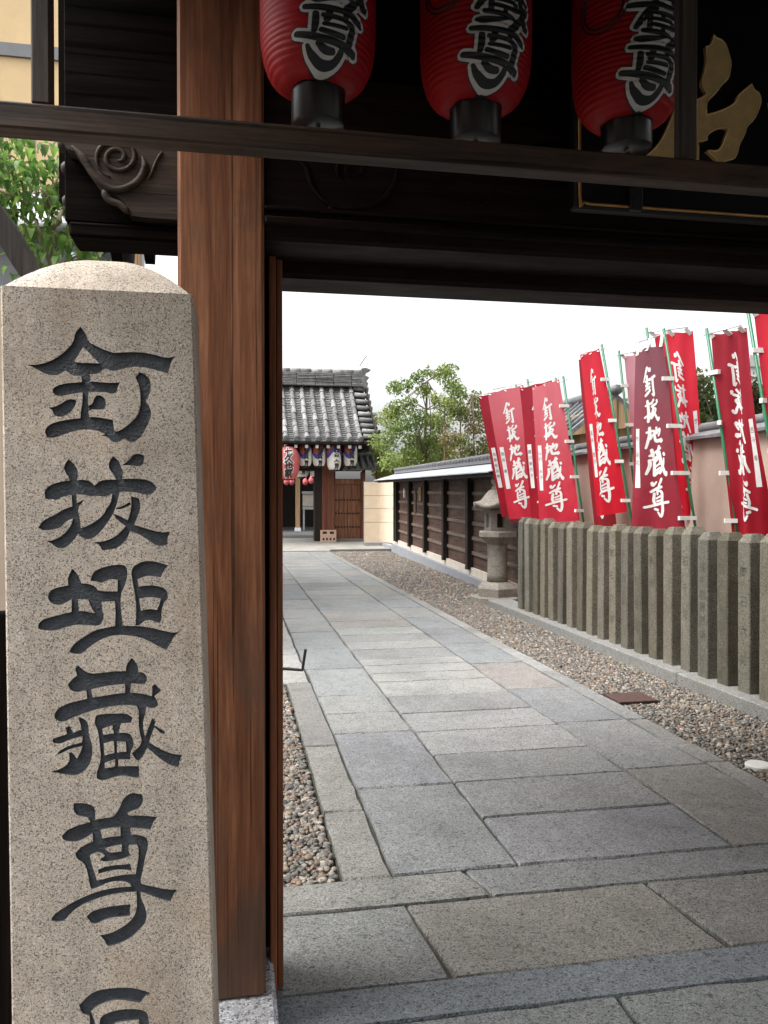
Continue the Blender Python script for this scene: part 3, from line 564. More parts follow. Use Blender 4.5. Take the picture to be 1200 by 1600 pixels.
# great lintel with carved bracket ends
zA0 = at(600, 381, YP)[2]; zA1 = at(600, 225, YP)[2]
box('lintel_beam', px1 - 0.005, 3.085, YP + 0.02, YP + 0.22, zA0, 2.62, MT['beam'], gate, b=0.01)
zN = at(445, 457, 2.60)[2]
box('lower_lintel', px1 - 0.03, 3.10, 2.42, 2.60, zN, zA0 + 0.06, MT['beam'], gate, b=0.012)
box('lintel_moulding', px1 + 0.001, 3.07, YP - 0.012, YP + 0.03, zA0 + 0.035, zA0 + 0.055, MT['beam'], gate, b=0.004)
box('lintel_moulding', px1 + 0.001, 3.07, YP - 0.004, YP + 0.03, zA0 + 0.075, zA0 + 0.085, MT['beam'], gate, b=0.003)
# upper wall of dark boards behind the lanterns and under the roof
xw0 = at(90, 100, 2.42)[0]
n = 22; wv = (3.95 - xw0) / n; 
src = None
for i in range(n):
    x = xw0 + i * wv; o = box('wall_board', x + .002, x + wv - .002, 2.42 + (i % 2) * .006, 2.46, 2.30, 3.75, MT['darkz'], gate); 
# tie beam that sticks out to the left (carved nose) + the plain arm below
def px2(p, Y): q = at(p[0], p[1], Y); return (q[0], q[2])
nose = [(280,345),(208,345),(178,343),(150,322),(118,272),(104,248),(98,222),(100,196),(110,180),(150,176),(280,176)]
nose = [(285,344),(230,340),(203,336),(196,318),(176,300),(160,296),(146,278),(128,252),(116,236),(104,232),(98,220),(104,205),(112,190),(285,190)]
mb = MB(); mb.prism([px2(p, 2.24) for p in nose][::-1], 2.24, 2.36); mb.build('carved_beam_end', MT['rail'], gate)
def spiral(cx, cy, r0, turns, n=60, sq=0.9):
    return [(cx + r0 * (1 - t) ** 0.8 * math.cos(turns * 2 * math.pi * t + 1.9) , cy + sq * r0 * (1 - t) ** 0.8 * math.sin(turns * 2 * math.pi * t + 1.9)) for t in np.linspace(0, 0.94, n)]
def raised(name, pts, Y, r, mat, taper=True):
    P = np.array([at(p[0], p[1], Y) for p in pts]); rr = r * np.clip(np.minimum(np.linspace(0.25, 6, len(P)), np.linspace(6, 0.25, len(P))), 0, 1) if taper else r
    V, Fc = tubegeo(P, rr, 7); return mk(name, V, Fc, mat, gate, True)
def smoothline(pts, n=6):
    p = np.array(pts, float); q = []
    for i in range(len(p) - 1):
        p0, p1, p2, p3 = p[max(i - 1, 0)], p[i], p[i + 1], p[min(i + 2, len(p) - 1)]
        for t in np.linspace(0, 1, n + 1)[:-1]: q.append(0.5 * (2 * p1 + (p2 - p0) * t + (2 * p0 - 5 * p1 + 4 * p2 - p3) * t * t + (3 * p1 - p0 - 3 * p2 + p3) * t ** 3))
    q.append(p[-1]); return np.array(q)
raised('carved_scroll', spiral(184, 246, 36, 2.1, 90), 2.238, 0.0065, MT['rail'])
raised('carved_scroll', smoothline([(112,228),(130,246),(146,272),(166,292),(190,296),(214,284),(226,262),(222,244)]), 2.238, 0.010, MT['rail'])
raised('carved_scroll', smoothline([(161,296),(170,312),(188,320),(202,334)]), 2.238, 0.010, MT['rail'])
raised('carved_scroll', smoothline([(254,236),(244,252),(236,272),(230,280)]), 2.238, 0.004, MT['rail'])
# the same scroll carved on the lintel right of the pillar
raised('carved_scroll', spiral(550, 264, 26, 1.6), YP + .018, 0.005, MT['beam'])
raised('carved_scroll', smoothline([(455,240),(478,262),(488,292),(512,318),(548,326),(590,316),(614,292),(620,262)]), YP + .018, 0.008, MT['beam'])
raised('carved_scroll', smoothline([(512,320),(528,338),(538,352)]), YP + .018, 0.007, MT['beam'])
raised('carved_scroll', smoothline([(728,316),(745,322),(764,312),(772,290)]), YP + .018, 0.004, MT['beam'])
a0 = at(107, 357, 2.26); a1 = at(280, 371, 2.26)
mb = MB(); mb.box(a0[0], px0 + .01, 2.26, 2.40, at(107, 368, 2.26)[2], at(107, 345, 2.26)[2], 0.006); mb.build('bracket_arm', MT['dark'], gate)
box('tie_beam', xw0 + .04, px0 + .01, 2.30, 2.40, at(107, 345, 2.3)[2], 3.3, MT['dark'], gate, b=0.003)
# round ornaments at the beam end
for (x, y, r) in ((103, 226, .022), (108, 263, .017), (110, 315, .017)):
    c = at(x, y, 2.33); V, Fc = lathe([(r * .55, -.02), (r, -.012), (r, .012), (r * .55, .02)], 14); V = [(c[0] + v[2], c[1] + v[0], c[2] + v[1]) for v in V]; mk('beam_end_boss', V, Fc, MT['railpost'], gate, True)
# roof over the gate: boards, rafters, tiles; unseen eaves drawn out to deepen the shade
RX0, RX1 = -0.50, 3.85
def roofpt(y):    # underside height
    return 3.62 - abs(y - 2.4) * 0.46
for nm, ya, yb in (('roof_deck', -0.10, 2.4), ('roof_deck', 2.4, 4.3)):
    V = [(RX0, ya, roofpt(ya)), (RX1, ya, roofpt(ya)), (RX1, yb, roofpt(yb)), (RX0, yb, roofpt(yb))]; V += [(a, b, c + .05) for a, b, c in V]
    mk(nm, V, [(0, 3, 2, 1), (4, 5, 6, 7), (0, 1, 5, 4), (1, 2, 6, 5), (2, 3, 7, 6), (3, 0, 4, 7)], MT['dark'], gate)
for x in np.arange(RX0 + .08, RX1, 0.22):
    for ya, yb in ((-0.15, 2.36), (2.44, 4.34)):
        V, Fc = obox((x, ya, roofpt(ya) - .03), (x, yb, roofpt(yb) - .03), (0, 0, 1), 0.055, 0.05); mk('rafter', V, Fc, MT['dark'], gate)
for x in np.arange(RX0 + .1, RX1, 0.27):
    for ya, yb in ((-0.17, 2.38), (2.42, 4.36)):
        V, Fc = tubegeo([(x, ya, roofpt(ya) + .09), (x, yb, roofpt(yb) + .09)], 0.065, 8); mk('roof_tile_row', V, Fc, MT['tiled'], gate, True)
for ya, yb in ((-0.15, 2.4), (2.4, 4.34)):
    V, Fc = obox((RX0 - .03, ya, roofpt(ya) - .14), (RX0 - .03, yb, roofpt(yb) - .14), (0, 0, 1), 0.36, 0.05); mk('barge_board', V, Fc, MT['dark'], gate)  # gable boards out of view, added to darken the pillar top
box('ridge', RX0 - .05, RX1 + .05, 2.25, 2.55, 3.66, 3.95, MT['tiled'], gate, b=0.03)
# front lantern rail hung below the eave
YR = 1.55
rl0 = at(-60, 153, YR); zr1 = at(600, 206.5, YR)[2]; zr0 = at(600, 245.5, YR)[2]
box('lantern_rail', rl0[0], 3.6, YR, YR + 0.05, zr0, zr1, MT['rail'], gate, b=0.004)
for xa, xb, zt_ in ((47, 77, 3.1), (1071, 1092, 3.1)):
    A, Bq = at(xa, 130, YR)[0], at(xb, 130, YR)[0]; box('rail_post', A, Bq, YR + 0.004, YR + 0.046, zr1 + .0015, zt_, MT['railpost'], gate, b=0.003)
for x in (2.4, 3.3): box('rail_post', x, x + .036, YR + 0.004, YR + 0.046, zr1 + .0015, 3.1, MT['railpost'], gate, b=0.003)
box('lantern_beam', -0.45, 3.6, 1.80, 1.88, 2.93, 3.02, MT['dark'], gate, b=0.004)
box('added_sleeve_wall', 3.34, 6.5, 2.30, 2.42, 0.0, 2.45, MT['darkz'], gate, b=0.004)  # unseen right-hand wall added to keep light off the fence's near faces
# side wall left of the gate: plaster panel in dark timber with a sloping coping board
cop = [(-70, 232), (0, 318), (22, 352), (45, 395), (64, 424), (95, 470)]
top = [px2(p, 2.50) for p in cop]; bot = [px2((x - 26, y + 14), 2.50) for x, y in cop]
mb = MB(); mb.prism((top + bot[::-1])[::-1], 2.44, 2.62); mb.build('sloping_coping', MT['railpost'], gate)
box('plaster_panel', -1.6, -0.53, 2.52, 2.58, 0.62, 2.06, MT['plaster'], gate)
box('side_plank', -1.6, -0.455, 1.93, 1.97, 0.0, 1.2, MT['darkz'], gate, b=0.004)

# ================================================================== NAME BOARD with gilt character
plaque = empty('name_board', (2.4, 2.1, 2.2)); tag(plaque, 'black name board with large gilt character and gold rim above the lintel', 'name board')
YB = 2.06
bx0, bz0 = px2((898, 322), YB)
mk('board', *boxgeo(bx0, bx0 + 1.75, YB, YB + .04, bz0 - .004, bz0 + 0.95, 0.006), MT['black'], plaque)
rim = [at(906, y, YB - .006) for y in (-300, 100, 306)] + [at(912, 315, YB - .006), at(922, 318.5, YB - .006)]
rim_end = rim[-1].copy(); rim_end[0] = bx0 + 1.7
P = smoothline(np.array([rim[0], rim[1], rim[2], rim[3], rim[4]]), 3); P = np.vstack([P, rim_end])
V, Fc = tubegeo(P, 0.0042, 6); mk('gold_rim', V, Fc, MT['goldline'], plaque, True)
def g6(pts): return [px2((1000 + a / 6, 40 + b / 6), YB) for a, b in pts]
gp = [g6([(665,115),(690,145),(740,160),(780,210),(805,300),(825,370),(810,480),(790,530),(740,570),(690,640),(640,690),(600,730),(590,790),(600,860),(700,830),(800,790),(870,740),(880,690),(930,640),(1020,570),(1040,630),(1085,650),(1105,720),(1090,790),(1040,900),(970,960),(950,1040),(900,1130),(880,1220),(850,1270),(780,1275),(740,1320),(700,1300),(680,1260),(630,1215),(600,1190),(700,1195),(740,1150),(770,1060),(800,990),(760,970),(680,990),(600,1040),(600,1090),(550,1100),(500,1090),(500,720),(570,690),(600,660),(560,590),(550,560),(580,440),(600,340),(590,220),(620,220),(650,180)]),
      g6([(320,745),(325,850),(315,1000),(300,1060),(350,1040),(420,1010),(520,1090),(520,1330),(30,1330),(0,1280),(30,1245),(100,1190),(180,1090),(240,960),(290,840)]),
      g6([(1190,730),(1260,690),(1400,720),(1380,800),(1260,830),(1200,790)])]
gp = [round_poly(p) for p in gp]
v, f, ins = cdt(gp, grid=0.02)
relief('gilt_character', v, f[ins], lambda a: (a[0], YB - 0.0005, a[1]), (0, -1, 0), 0.014, MT['gold'], plaque)
for g_ in gp:
    P_ = np.array([(a, YB - 0.0135, b) for a, b in list(g_) + [g_[0]]]); V, Fc = tubegeo(P_, 0.0028, 5, False); mk('gilt_edge', V, Fc, MT['gold'], plaque, True)
c0, c1 = px2((986, 327), YB - .02), px2((1006, 292), YB - .02)
box('hanging_clip', c0[0], c1[0], YB - .018, YB - .001, c0[1], c1[1], MT['iron'], plaque, b=0.003)

# ================================================================== RED LANTERNS
KURA = [[(390,60,50),(500,65,65),(600,55,50),(900,30,60)],[(560,-60,60),(560,200,60)],[(790,-60,60),(770,100,60)],[(310,165,50),(420,160,65),(600,140,60),(720,150,60),(840,130,60)],[(520,190,60),(460,280,75),(370,420,45)],[(510,210,50),(500,440,50)],[(540,240,40),(650,240,45),(760,250,60)],[(540,310,40),(740,310,45)],[(640,240,45),(640,310,45)],[(540,375,45),(760,385,55)],[(740,320,50),(780,390,50)],[(640,380,45),(640,440,40)],[(440,450,50),(620,460,55),(730,490,40)],[(790,150,60),(810,260,60),(840,400,70),(880,540,75),(915,500,25)],[(890,330,70),(820,460,65),(760,530,55)],[(840,230,55),(900,270,45)],[(870,50,70),(900,90,60)],[(330,-60,60),(620,-70,60),(900,-90,60)]]
SON = [[(370,545,40),(430,550,70),(560,530,50),(690,490,20)],[(780,500,70),(740,570,75),(690,610,60)],[(320,635,45),(500,640,60),(680,640,60),(800,690,70),(845,745,40)],[(420,700,55),(415,800,60),(400,880,45)],[(540,650,60),(530,740,55),(500,760,40)],[(480,715,40),(700,725,50)],[(690,650,50),(690,740,50)],[(490,800,40),(700,800,45)],[(720,740,60),(760,790,60),(745,900,65),(730,980,60)],[(465,860,50),(580,880,55),(680,895,50)],[(240,895,50),(400,925,65),(600,955,70),(780,1010,75),(790,1040,40)],[(450,980,55),(520,1040,70),(590,1045,60)],[(350,1000,30),(400,1080,60),(500,1150,70),(600,1140,65),(660,1050,55),(670,980,45)]]
MARK = [[(60 - 620 + 300, -240, 40), (-180, 60, 40)]]
def red_lantern(pxc, pbody, pcol, label, turn):
    YL = 1.85; c = at(pxc, 100, YL); cx = c[0]; ztop_col = at(pxc, pbody, YL - .06)[2]; zcb = at(pxc, pcol, YL - .03)[2]
    R = 0.131; Hh = 0.44; z0 = ztop_col; 
    t = empty('red_lantern', (cx, YL, zcb)); tag(t, label, 'lantern', 'red lanterns hanging under the gate eave')
    def rad(z, ph=True):
        u = np.clip((z - z0) / Hh, 0, 1); e = np.abs(2 * u - 1); base = 0.062 + (R - 0.062) * (1 - e ** 5.0) ** 0.6
        return base + (0.0021 * (np.abs(np.sin((z - z0) * math.pi / 0.0125)) - 0.6) if ph else 0)
    Zs = np.arange(z0, z0 + Hh + 1e-6, 0.0125 / 5); n = 56; prof = [(float(rad(z)), float(z)) for z in Zs]
    V, Fc = lathe(prof, n, (cx, YL)); V = np.array(V); aa = np.arctan2(V[:, 1] - YL, V[:, 0] - cx); V[:, 2] += 0.0012 * np.sin(3 * aa + 40 * V[:, 2] + pxc) + 0.0008 * np.sin(7 * aa - 90 * V[:, 2]); mk('body', V, Fc, MT['redpaper'], t, True)
    V, Fc = lathe([(0.010, zcb), (0.058, zcb), (0.061, zcb + .004), (0.061, z0 - .004), (0.064, z0 + .004), (0.05, z0 + .006)], 40, (cx, YL)); mk('bottom_collar', V, Fc, MT['black'], t, True)
    V, Fc = lathe([(0.066, z0 + Hh - .004), (0.063, z0 + Hh + .05), (0.03, z0 + Hh + .052)], 32, (cx, YL)); mk('top_collar', V, Fc, MT['black'], t, True)
    V, Fc = tubegeo([(cx, YL, z0 + Hh + .05), (cx, YL, 2.95)], 0.004, 6); mk('hanging_wire', V, Fc, MT['iron'], t)
    hk = [(cx + .004 * math.sin(a * 3), YL + 0.010 * math.cos(a * 5), zcb - 0.004 - .004 * a) for a in np.linspace(0, 3.6, 16)]; V, Fc = tubegeo(hk, 0.0018, 5); mk('tassel_hook', V, Fc, MT['iron'], t)
    # writing: traced strokes laid on the pleated skin (crop scale 7.5 px on the photo, 1259/1.9 px per metre)
    S = 1.9 / F / 7.5; strokes = KURA + SON; zt0 = at(pxc, pbody - 25, YL - .11)[2]
    def lay(grow, off, mat, name):
        ps = [stroke([((x - 600) * S, -(y - 1180) * S, w * S) for x, y, w in s], grow * S) for s in strokes]
        v, f, ins = cdt(ps, grid=0.0031); v, f = submesh(v, f[ins])
        zz = v[:, 1] + zt0; ang = -math.pi / 2 + turn + v[:, 0] * 1.22 / np.minimum(R, rad(zz, False) * 1.05); dz = 0.0012 * np.sin(3 * ang + 40 * zz + pxc) + 0.0008 * np.sin(7 * ang - 90 * zz); rr = rad(zz - dz) + off
        P = np.stack([cx + rr * np.cos(ang), YL + rr * np.sin(ang), zz], 1); mk(name, P, f, mat, t, True)
    lay(46, 0.0010, MT['inkblack'], 'outline'); lay(35, 0.0018, MT['white'], 'white_outline'); lay(3, 0.0026, MT['inkblack'], 'characters')
    # round crest on the lantern's left flank
    for rr_ in (0.060, 0.050):
        q_ = np.linspace(0, 2 * math.pi, 49); an = -math.pi / 2 + turn - 1.02 + rr_ * np.cos(q_) / R; z_ = z0 + 0.232 + rr_ * np.sin(q_); rd = rad(z_) + .0008
        V, Fc = tubegeo(np.stack([cx + rd * np.cos(an), YL + rd * np.sin(an), z_], 1), 0.0022, 5); mk('crest_ring', V, Fc, MT['inkblack'], t, True)
    return t
red_lantern(497, 125, 190, 'leftmost of the three big red paper lanterns under the eave', 0.20)
red_lantern(743, 153, 215, 'middle one of the three big red paper lanterns under the eave', 0.15)
red_lantern(979, 178, 226, 'rightmost of the three big red paper lanterns, next to the gilt name board', 0.10)

# ================================================================== STONE FENCE (square posts on a kerb)
fence = empty('stone_fence', (3.6, 7.0, 0)); tag(fence, 'weathered stone fence of square posts on a kerb below the banners', 'fence')
ky = 2.6
for h in (2.0, 1.25, 1.6, 1.55, 2.0, 1.0):
    y1 = min(ky + h, 10.7); box('kerb_block', 3.455 + random.uniform(-.003, .003), 3.80, ky + .002, y1 - .002, -0.05, 0.088 + random.uniform(-.002, .002), MT['kerb'], fence, b=0.008); ky = y1
    if ky >= 10.7: break
def fence_post_geo():
    w = 0.135; x0, z0, z1, z2 = 0.0, 0.0, 1.075, 1.135; b = 0.007; ch = 0.05
    V = []; d = 0.165
    pr = [(b, 0), (d - b, 0), (d, b), (d, w - b), (d - b, w), (b, w), (0, w - b), (0, b)]
    for z in (0, z1): V += [(x, y, z) for x, y in pr]
    t = [(d / 2 + (x - d / 2) * 0.55, w / 2 + (y - w / 2) * 0.55, z2) for x, y in pr]; V += t
    Fc = [(i, (i + 1) % 8, 8 + (i + 1) % 8, 8 + i) for i in range(8)] + [(8 + i, 8 + (i + 1) % 8, 16 + (i + 1) % 8, 16 + i) for i in range(8)] + [tuple(range(16, 24))]
    return np.array(V), Fc
pv, pf = fence_post_geo()
psrc = mk('post', pv + np.array([3.56, 100, 0.088]), pf, MT['fence'], fence); k0 = True
TXT = ['岡 石 六 邦', '百木 吾妙 卸', '哀壱無界西寺', '石 千 邦', '山 本 五 平', '永 井 三', '中 川 吉 助', '大 西 文']
def text_geo(s, size, bold=0.0):
    c = bpy.data.curves.new('t', 'FONT'); c.body = s; c.size = size; c.align_x = 'CENTER'; c.resolution_u = 2; c.offset = bold
    o = bpy.data.objects.new('t', c); COL.objects.link(o); dg = bpy.context.evaluated_depsgraph_get(); dg.update()
    me = bpy.data.meshes.new_from_object(o.evaluated_get(dg)); V = np.array([tuple(v.co) for v in me.vertices]); Fc = [tuple(p.vertices) for p in me.polygons]
    bpy.data.objects.remove(o); bpy.data.curves.remove(c); bpy.data.meshes.remove(me); return V, Fc
def column(s, size, pitch, bold=0.0):
    """vertical line of characters: x centred, y downwards from 0"""
    Vs = []; Fs = []; n = 0
    for i, ch in enumerate(s):
        if ch == ' ': continue
        V, Fc = text_geo(ch, size, bold)
        if len(V) == 0: continue
        V = V[:, :2] - np.array([(V[:, 0].min() + V[:, 0].max()) / 2, (V[:, 1].min() + V[:, 1].max()) / 2 + i * pitch]); Vs.append(V); Fs += [tuple(a + n for a in f) for f in Fc]; n += len(V)
    return np.concatenate(Vs), Fs
MT['engrave'] = M_plain('engraved_dark', (0.062, 0.057, 0.045), 0.9, 0.5, 12, bmp=0.1)
ys = [4.97 - 0.2525 * k for k in range(7, 0, -1)] + [4.97 + 0.2525 * k for k in range(0, 20)]
tcache = {}
for i, yf in enumerate(ys):
    yc = yf - 0.0675; ox = random.uniform(-.006, .006); rz = random.uniform(-.03, .03)
    loc = (3.6425 + ox, yc, 0.088)
    if k0: o = psrc; o.location = np.array(loc) - WLOC[fence.name]; WLOC[o.name] = np.array(loc); k0 = False
    else: o = share(psrc, fence, loc)
    o.rotation_euler = (random.uniform(-.009, .009), random.uniform(-.010, .010), rz); o.scale = (1, 1, random.uniform(.98, 1.02)); k_ = random.uniform(.55, 1.0); o.color = (k_ * random.uniform(.97, 1.05), k_, k_ * random.uniform(.88, 1.02), 1)
    if 3.9 < yf < 7.6 and i % 5 != 2:
        s = TXT[i % len(TXT)]
        if s not in tcache:
            V, Fc = column(s, 0.085, 0.105, 0.0012); P = np.stack([np.full(len(V), -0.0833), -V[:, 0], 0.86 + V[:, 1]], 1)
            me = bpy.data.meshes.new('inscription'); me.from_pydata(P.tolist(), [], Fc); me.materials.append(MT['engrave']); tcache[s] = me
        q = bpy.data.objects.new('inscription', tcache[s]); link(q, o, loc); q['kind'] = 'stuff'
box('fence_rail', 3.665, 3.705, 3.1, 9.85, 0.80, 0.86, MT['fence'], fence, b=0.006)
box('fence_rail', 3.665, 3.705, 3.1, 9.85, 0.30, 0.36, MT['fence'], fence, b=0.006)

# ================================================================== STONE LANTERN
LC = (3.75, 11.15); sl = empty('stone_lantern', (*LC, 0)); tag(sl, 'carved stone lantern standing between the stone fence and dark plank wall', 'stone lantern')
def poly_lathe(prof, n, rot=0.0, sq=1.0):
    V = []
    for r, z in prof:
        for k in range(n): t = 2 * math.pi * k / n + rot; V.append((LC[0] + r * math.cos(t), LC[1] + r * math.sin(t), z))
    m = len(prof); return V, [(i * n + k, i * n + (k + 1) % n, (i + 1) * n + (k + 1) % n, (i + 1) * n + k) for i in range(m - 1) for k in range(n)] + [tuple(range(n))[::-1], tuple((m - 1) * n + k for k in range(n))]
r8 = math.pi / 8
V, Fc = poly_lathe([(.40, -.05), (.40, .07), (.385, .085)], 8, r8); mk('ground_stone', V, Fc, MT['lanternstone'], sl)
V, Fc = poly_lathe([(.315, .086), (.32, .20), (.30, .225), (.25, .26), (.215, .275), (.20, .285)], 6, .25); mk('base', V, Fc, MT['lanternstone'], sl)
V, Fc = lathe([(.150, .285), (.145, .40), (.140, .60), (.143, .78), (.150, .83)], 20, LC); mk('shaft', V, Fc, MT['lanternstone'], sl, True)
V, Fc = poly_lathe([(.16, .832), (.20, .87), (.295, .935), (.30, .94), (.30, 1.005), (.285, 1.02)], 6, .25); mk('platform', V, Fc, MT['lanternstone'], sl)
# fire box with window openings
mb = MB(); hw_ = .15
mb.box(LC[0] - hw_, LC[0] + hw_, LC[1] - hw_, LC[1] + hw_, 1.021, 1.07); mb.box(LC[0] - hw_, LC[0] + hw_, LC[1] - hw_, LC[1] + hw_, 1.27, 1.33)
for sx in (-1, 1):
    for sy in (-1, 1):
        a, b = sorted((LC[0] + sx * hw_, LC[0] + sx * .055)); c, d = sorted((LC[1] + sy * hw_, LC[1] + sy * .055)); mb.box(a, b, c, d, 1.0695, 1.2705)
mb.box(LC[0] - .06, LC[0] + .06, LC[1] - .06, LC[1] + .06, 1.06, 1.28, 0, 1)
mb.build('fire_box', [MT['lanternstone'], MT['blackpost']], sl)
# curved cap with upturned corners
V = []; NA = 48; prof = [(.10, 1.332, 0), (.33, 1.345, .7), (.345, 1.385, 1.0), (.31, 1.405, .7), (.25, 1.45, .3), (.19, 1.53, .1), (.13, 1.60, 0), (.09, 1.62, 0)]
for r, z, k in prof:
    for j in range(NA):
        t = 2 * math.pi * j / NA; c = abs(math.cos(3 * (t - .25))) ** 6
        V.append((LC[0] + r * (1 + .13 * k * c) * math.cos(t), LC[1] + r * (1 + .13 * k * c) * math.sin(t), z + .055 * k * c))
m_ = len(prof); Fc = [(i * NA + k, i * NA + (k + 1) % NA, (i + 1) * NA + (k + 1) % NA, (i + 1) * NA + k) for i in range(m_ - 1) for k in range(NA)] + [tuple(range(NA))[::-1], tuple((m_ - 1) * NA + k for k in range(NA))]
mk('cap', V, Fc, MT['lanternstone'], sl, True)
V, Fc = lathe([(.08, 1.60), (.085, 1.65), (.06, 1.67), (.09, 1.72), (.085, 1.78), (.05, 1.84), (.005, 1.88)], 18, LC); mk('finial', V, Fc, MT['lanternstone'], sl, True)

# ================================================================== DARK PLANK WALL with lean-to roof
WP = np.array([4.261, 14.409, 0.0]); WD = np.array([0.033, 1.0, 0.0148])
def wp(Y, out=0.0, z=0.0): p = WP + WD * (Y - WP[1]); return p + np.array([-out, 0.033 * out, z])
pw = empty('plank_wall', tuple(wp(16.5))); tag(pw, 'dark brown plank wall with black posts under a grey lean-to roof', 'wall')
Y0w, Y1w = 10.9, 22.3
def bar(Ya, Yb, out, z, w, t, name, mat):
    V, Fc = obox(wp(Ya, out, z), wp(Yb, out, z), (0, 0, 1), w, t); return mk(name, V, Fc, mat, pw)
bar(Y0w, Y1w, 0.04, 0.02, 0.22, 0.20, 'footing', MT['bluecon']); bar(Y0w, Y1w, 0.0, 0.19, 0.14, 0.10, 'plinth', MT['cream'])
posts = [14.04 + 1.95 * k for k in range(-1, 5)] + [22.1]
edges_ = [Y0w] + posts
for Ya, Yb in zip(edges_[:-1], edges_[1:]):
    z = 0.262
    for r in range(7):
        bar(Ya + .05, Yb - .05, -0.005, z + .13, 0.262, 0.02, 'plank', MT['board'])
        if r < 6: bar(Ya + .05, Yb - .05, 0.018, z + .262, 0.062, 0.03, 'batten', MT['batten'])
        z += 0.268
for Y in posts: bar_ = obox(wp(Y, 0.05, 0.22), wp(Y, 0.05, 2.05), (0, 1, 0), 0.15, 0.13); mk('post', *bar_, MT['blackpost'], pw)
for Y in posts:
    V, Fc = obox(wp(Y, 0.0, 2.02), wp(Y, 0.52, 1.90), (0, 0, 1), 0.09, 0.09); mk('eave_arm', V, Fc, MT['blackpost'], pw)
bar(Y0w, Y1w, 0.50, 1.875, 0.05, 0.08, 'eave_beam', MT['blackpost'])
bar(Y0w, Y1w, 0.03, 1.98, 0.30, 0.03, 'upper_board', MT['blackpost'])
def slope(Ya, Yb, o0, z0, o1, z1, t, name, mat):
    a, b, c, d = wp(Ya, o0, z0), wp(Yb, o0, z0), wp(Yb, o1, z1), wp(Ya, o1, z1); V = [a, b, c, d] + [p + np.array([0, 0, t]) for p in (a, b, c, d)]
    return mk(name, V, [(0, 1, 2, 3), (7, 6, 5, 4), (0, 4, 5, 1), (1, 5, 6, 2), (2, 6, 7, 3), (3, 7, 4, 0)], mat, pw)
ny = 8; st = (Y1w + .25 - Y0w) / ny
for i in range(ny): slope(Y0w + i * st, Y0w + (i + 1) * st - .006, 0.62, 1.905, -0.02, 2.09, 0.015, 'roof_sheet', MT['sheet'])
bar(Y0w, Y1w + .1, 0.0, 2.14, 0.07, 0.10, 'ridge_board', MT['greyband'])
for i, Y in enumerate(np.arange(Y0w, Y1w, 0.24)):
    V, Fc = tubegeo([wp(Y, 0.0, 2.20), wp(Y + .23, 0.0, 2.20)], 0.065, 8); mk('ridge_tile', V, Fc, MT['tiled'], pw, True)
# things hanging on the wall
for x, y, r, h, mat, lab, nm, cat in ((633, 770, .05, .26, 'lanternwhite', 'pale oval paper charm hanging on the dark plank wall', 'paper_charm', 'charm'), (657, 772, .055, .30, 'tan', 'looped tan rope charm hanging on the dark plank wall', 'rope_loop', 'rope'), (649.5, 783, .03, .62, 'batten', 'long narrow straw tassel hanging on the dark plank wall', 'straw_tassel', 'tassel')):
    c = atx(x, y, 4.26) if False else None
    # on the wall's front at the pixel's bearing
    d = ray(x, y); tpar = None
    for Y in np.arange(14, 24, .02):
        p = wp(Y, 0.13)
        if p[0] / p[1] <= d[0] / d[1]: tpar = p; break
    zc = CAMH + d[2] / d[1] * tpar[1]; p = tpar; p[2] = zc
    if nm == 'rope_loop':
        A = np.linspace(0, 2 * math.pi, 25); V, Fc = tubegeo([(p[0], p[1] + r * 1.3 * math.cos(a), p[2] + h / 2 * math.sin(a)) for a in A], 0.03, 6)
    else:
        V, Fc = lathe([(r * .3, -h / 2), (r, -h * .42), (r * .95, 0), (r, h * .3), (r * .3, h / 2)], 12, p[:2]); V = [(a, b, c + p[2]) for a, b, c in V]
    tag(mk(nm, V, Fc, MT[mat], None, True), lab, cat)

# ================================================================== PINKISH PLASTER WALL behind the fence
pk = empty('plaster_wall', (4.5, 7.2, 0)); tag(pk, 'pinkish beige plaster wall with grey tile coping behind the red banners', 'wall')
box('wall_panel', 4.45, 4.62, 1.6, 10.85, -0.05, 2.05, MT['pinkwall'], pk)
for i, y in enumerate(np.arange(1.6, 10.85, 0.31)):
    V = []; 
    for yy_ in (y, y + .305):
        for a, z in ((-.16, 2.045), (-.16, 2.075), (-.05, 2.125), (0, 2.14), (.05, 2.125), (.16, 2.075), (.16, 2.045)): V.append((4.535 + a, yy_, z + random.uniform(-.002, .002)))
    n = 7; mk('coping_tile', V, [(k, k + 1, n + k + 1, n + k) for k in range(6)] + [tuple(range(7))[::-1], tuple(range(7, 14)), (0, n, n + 6, 6)], MT['sheet'] if False else MT['tile'], pk)
    if i % 3 == 0:
        V, Fc = tubegeo([(4.37, y + .15, 2.08), (4.46, y + .15, 2.13), (4.535, y + .15, 2.155), (4.61, y + .15, 2.13), (4.70, y + .15, 2.08)], 0.04, 8); mk('coping_roll', V, Fc, MT['tile'], pk, True)
V, Fc = tubegeo([(4.535, 1.6, 2.165), (4.535, 10.85, 2.165)], 0.05, 8); mk('coping_ridge', V, Fc, MT['tile'], pk, True)

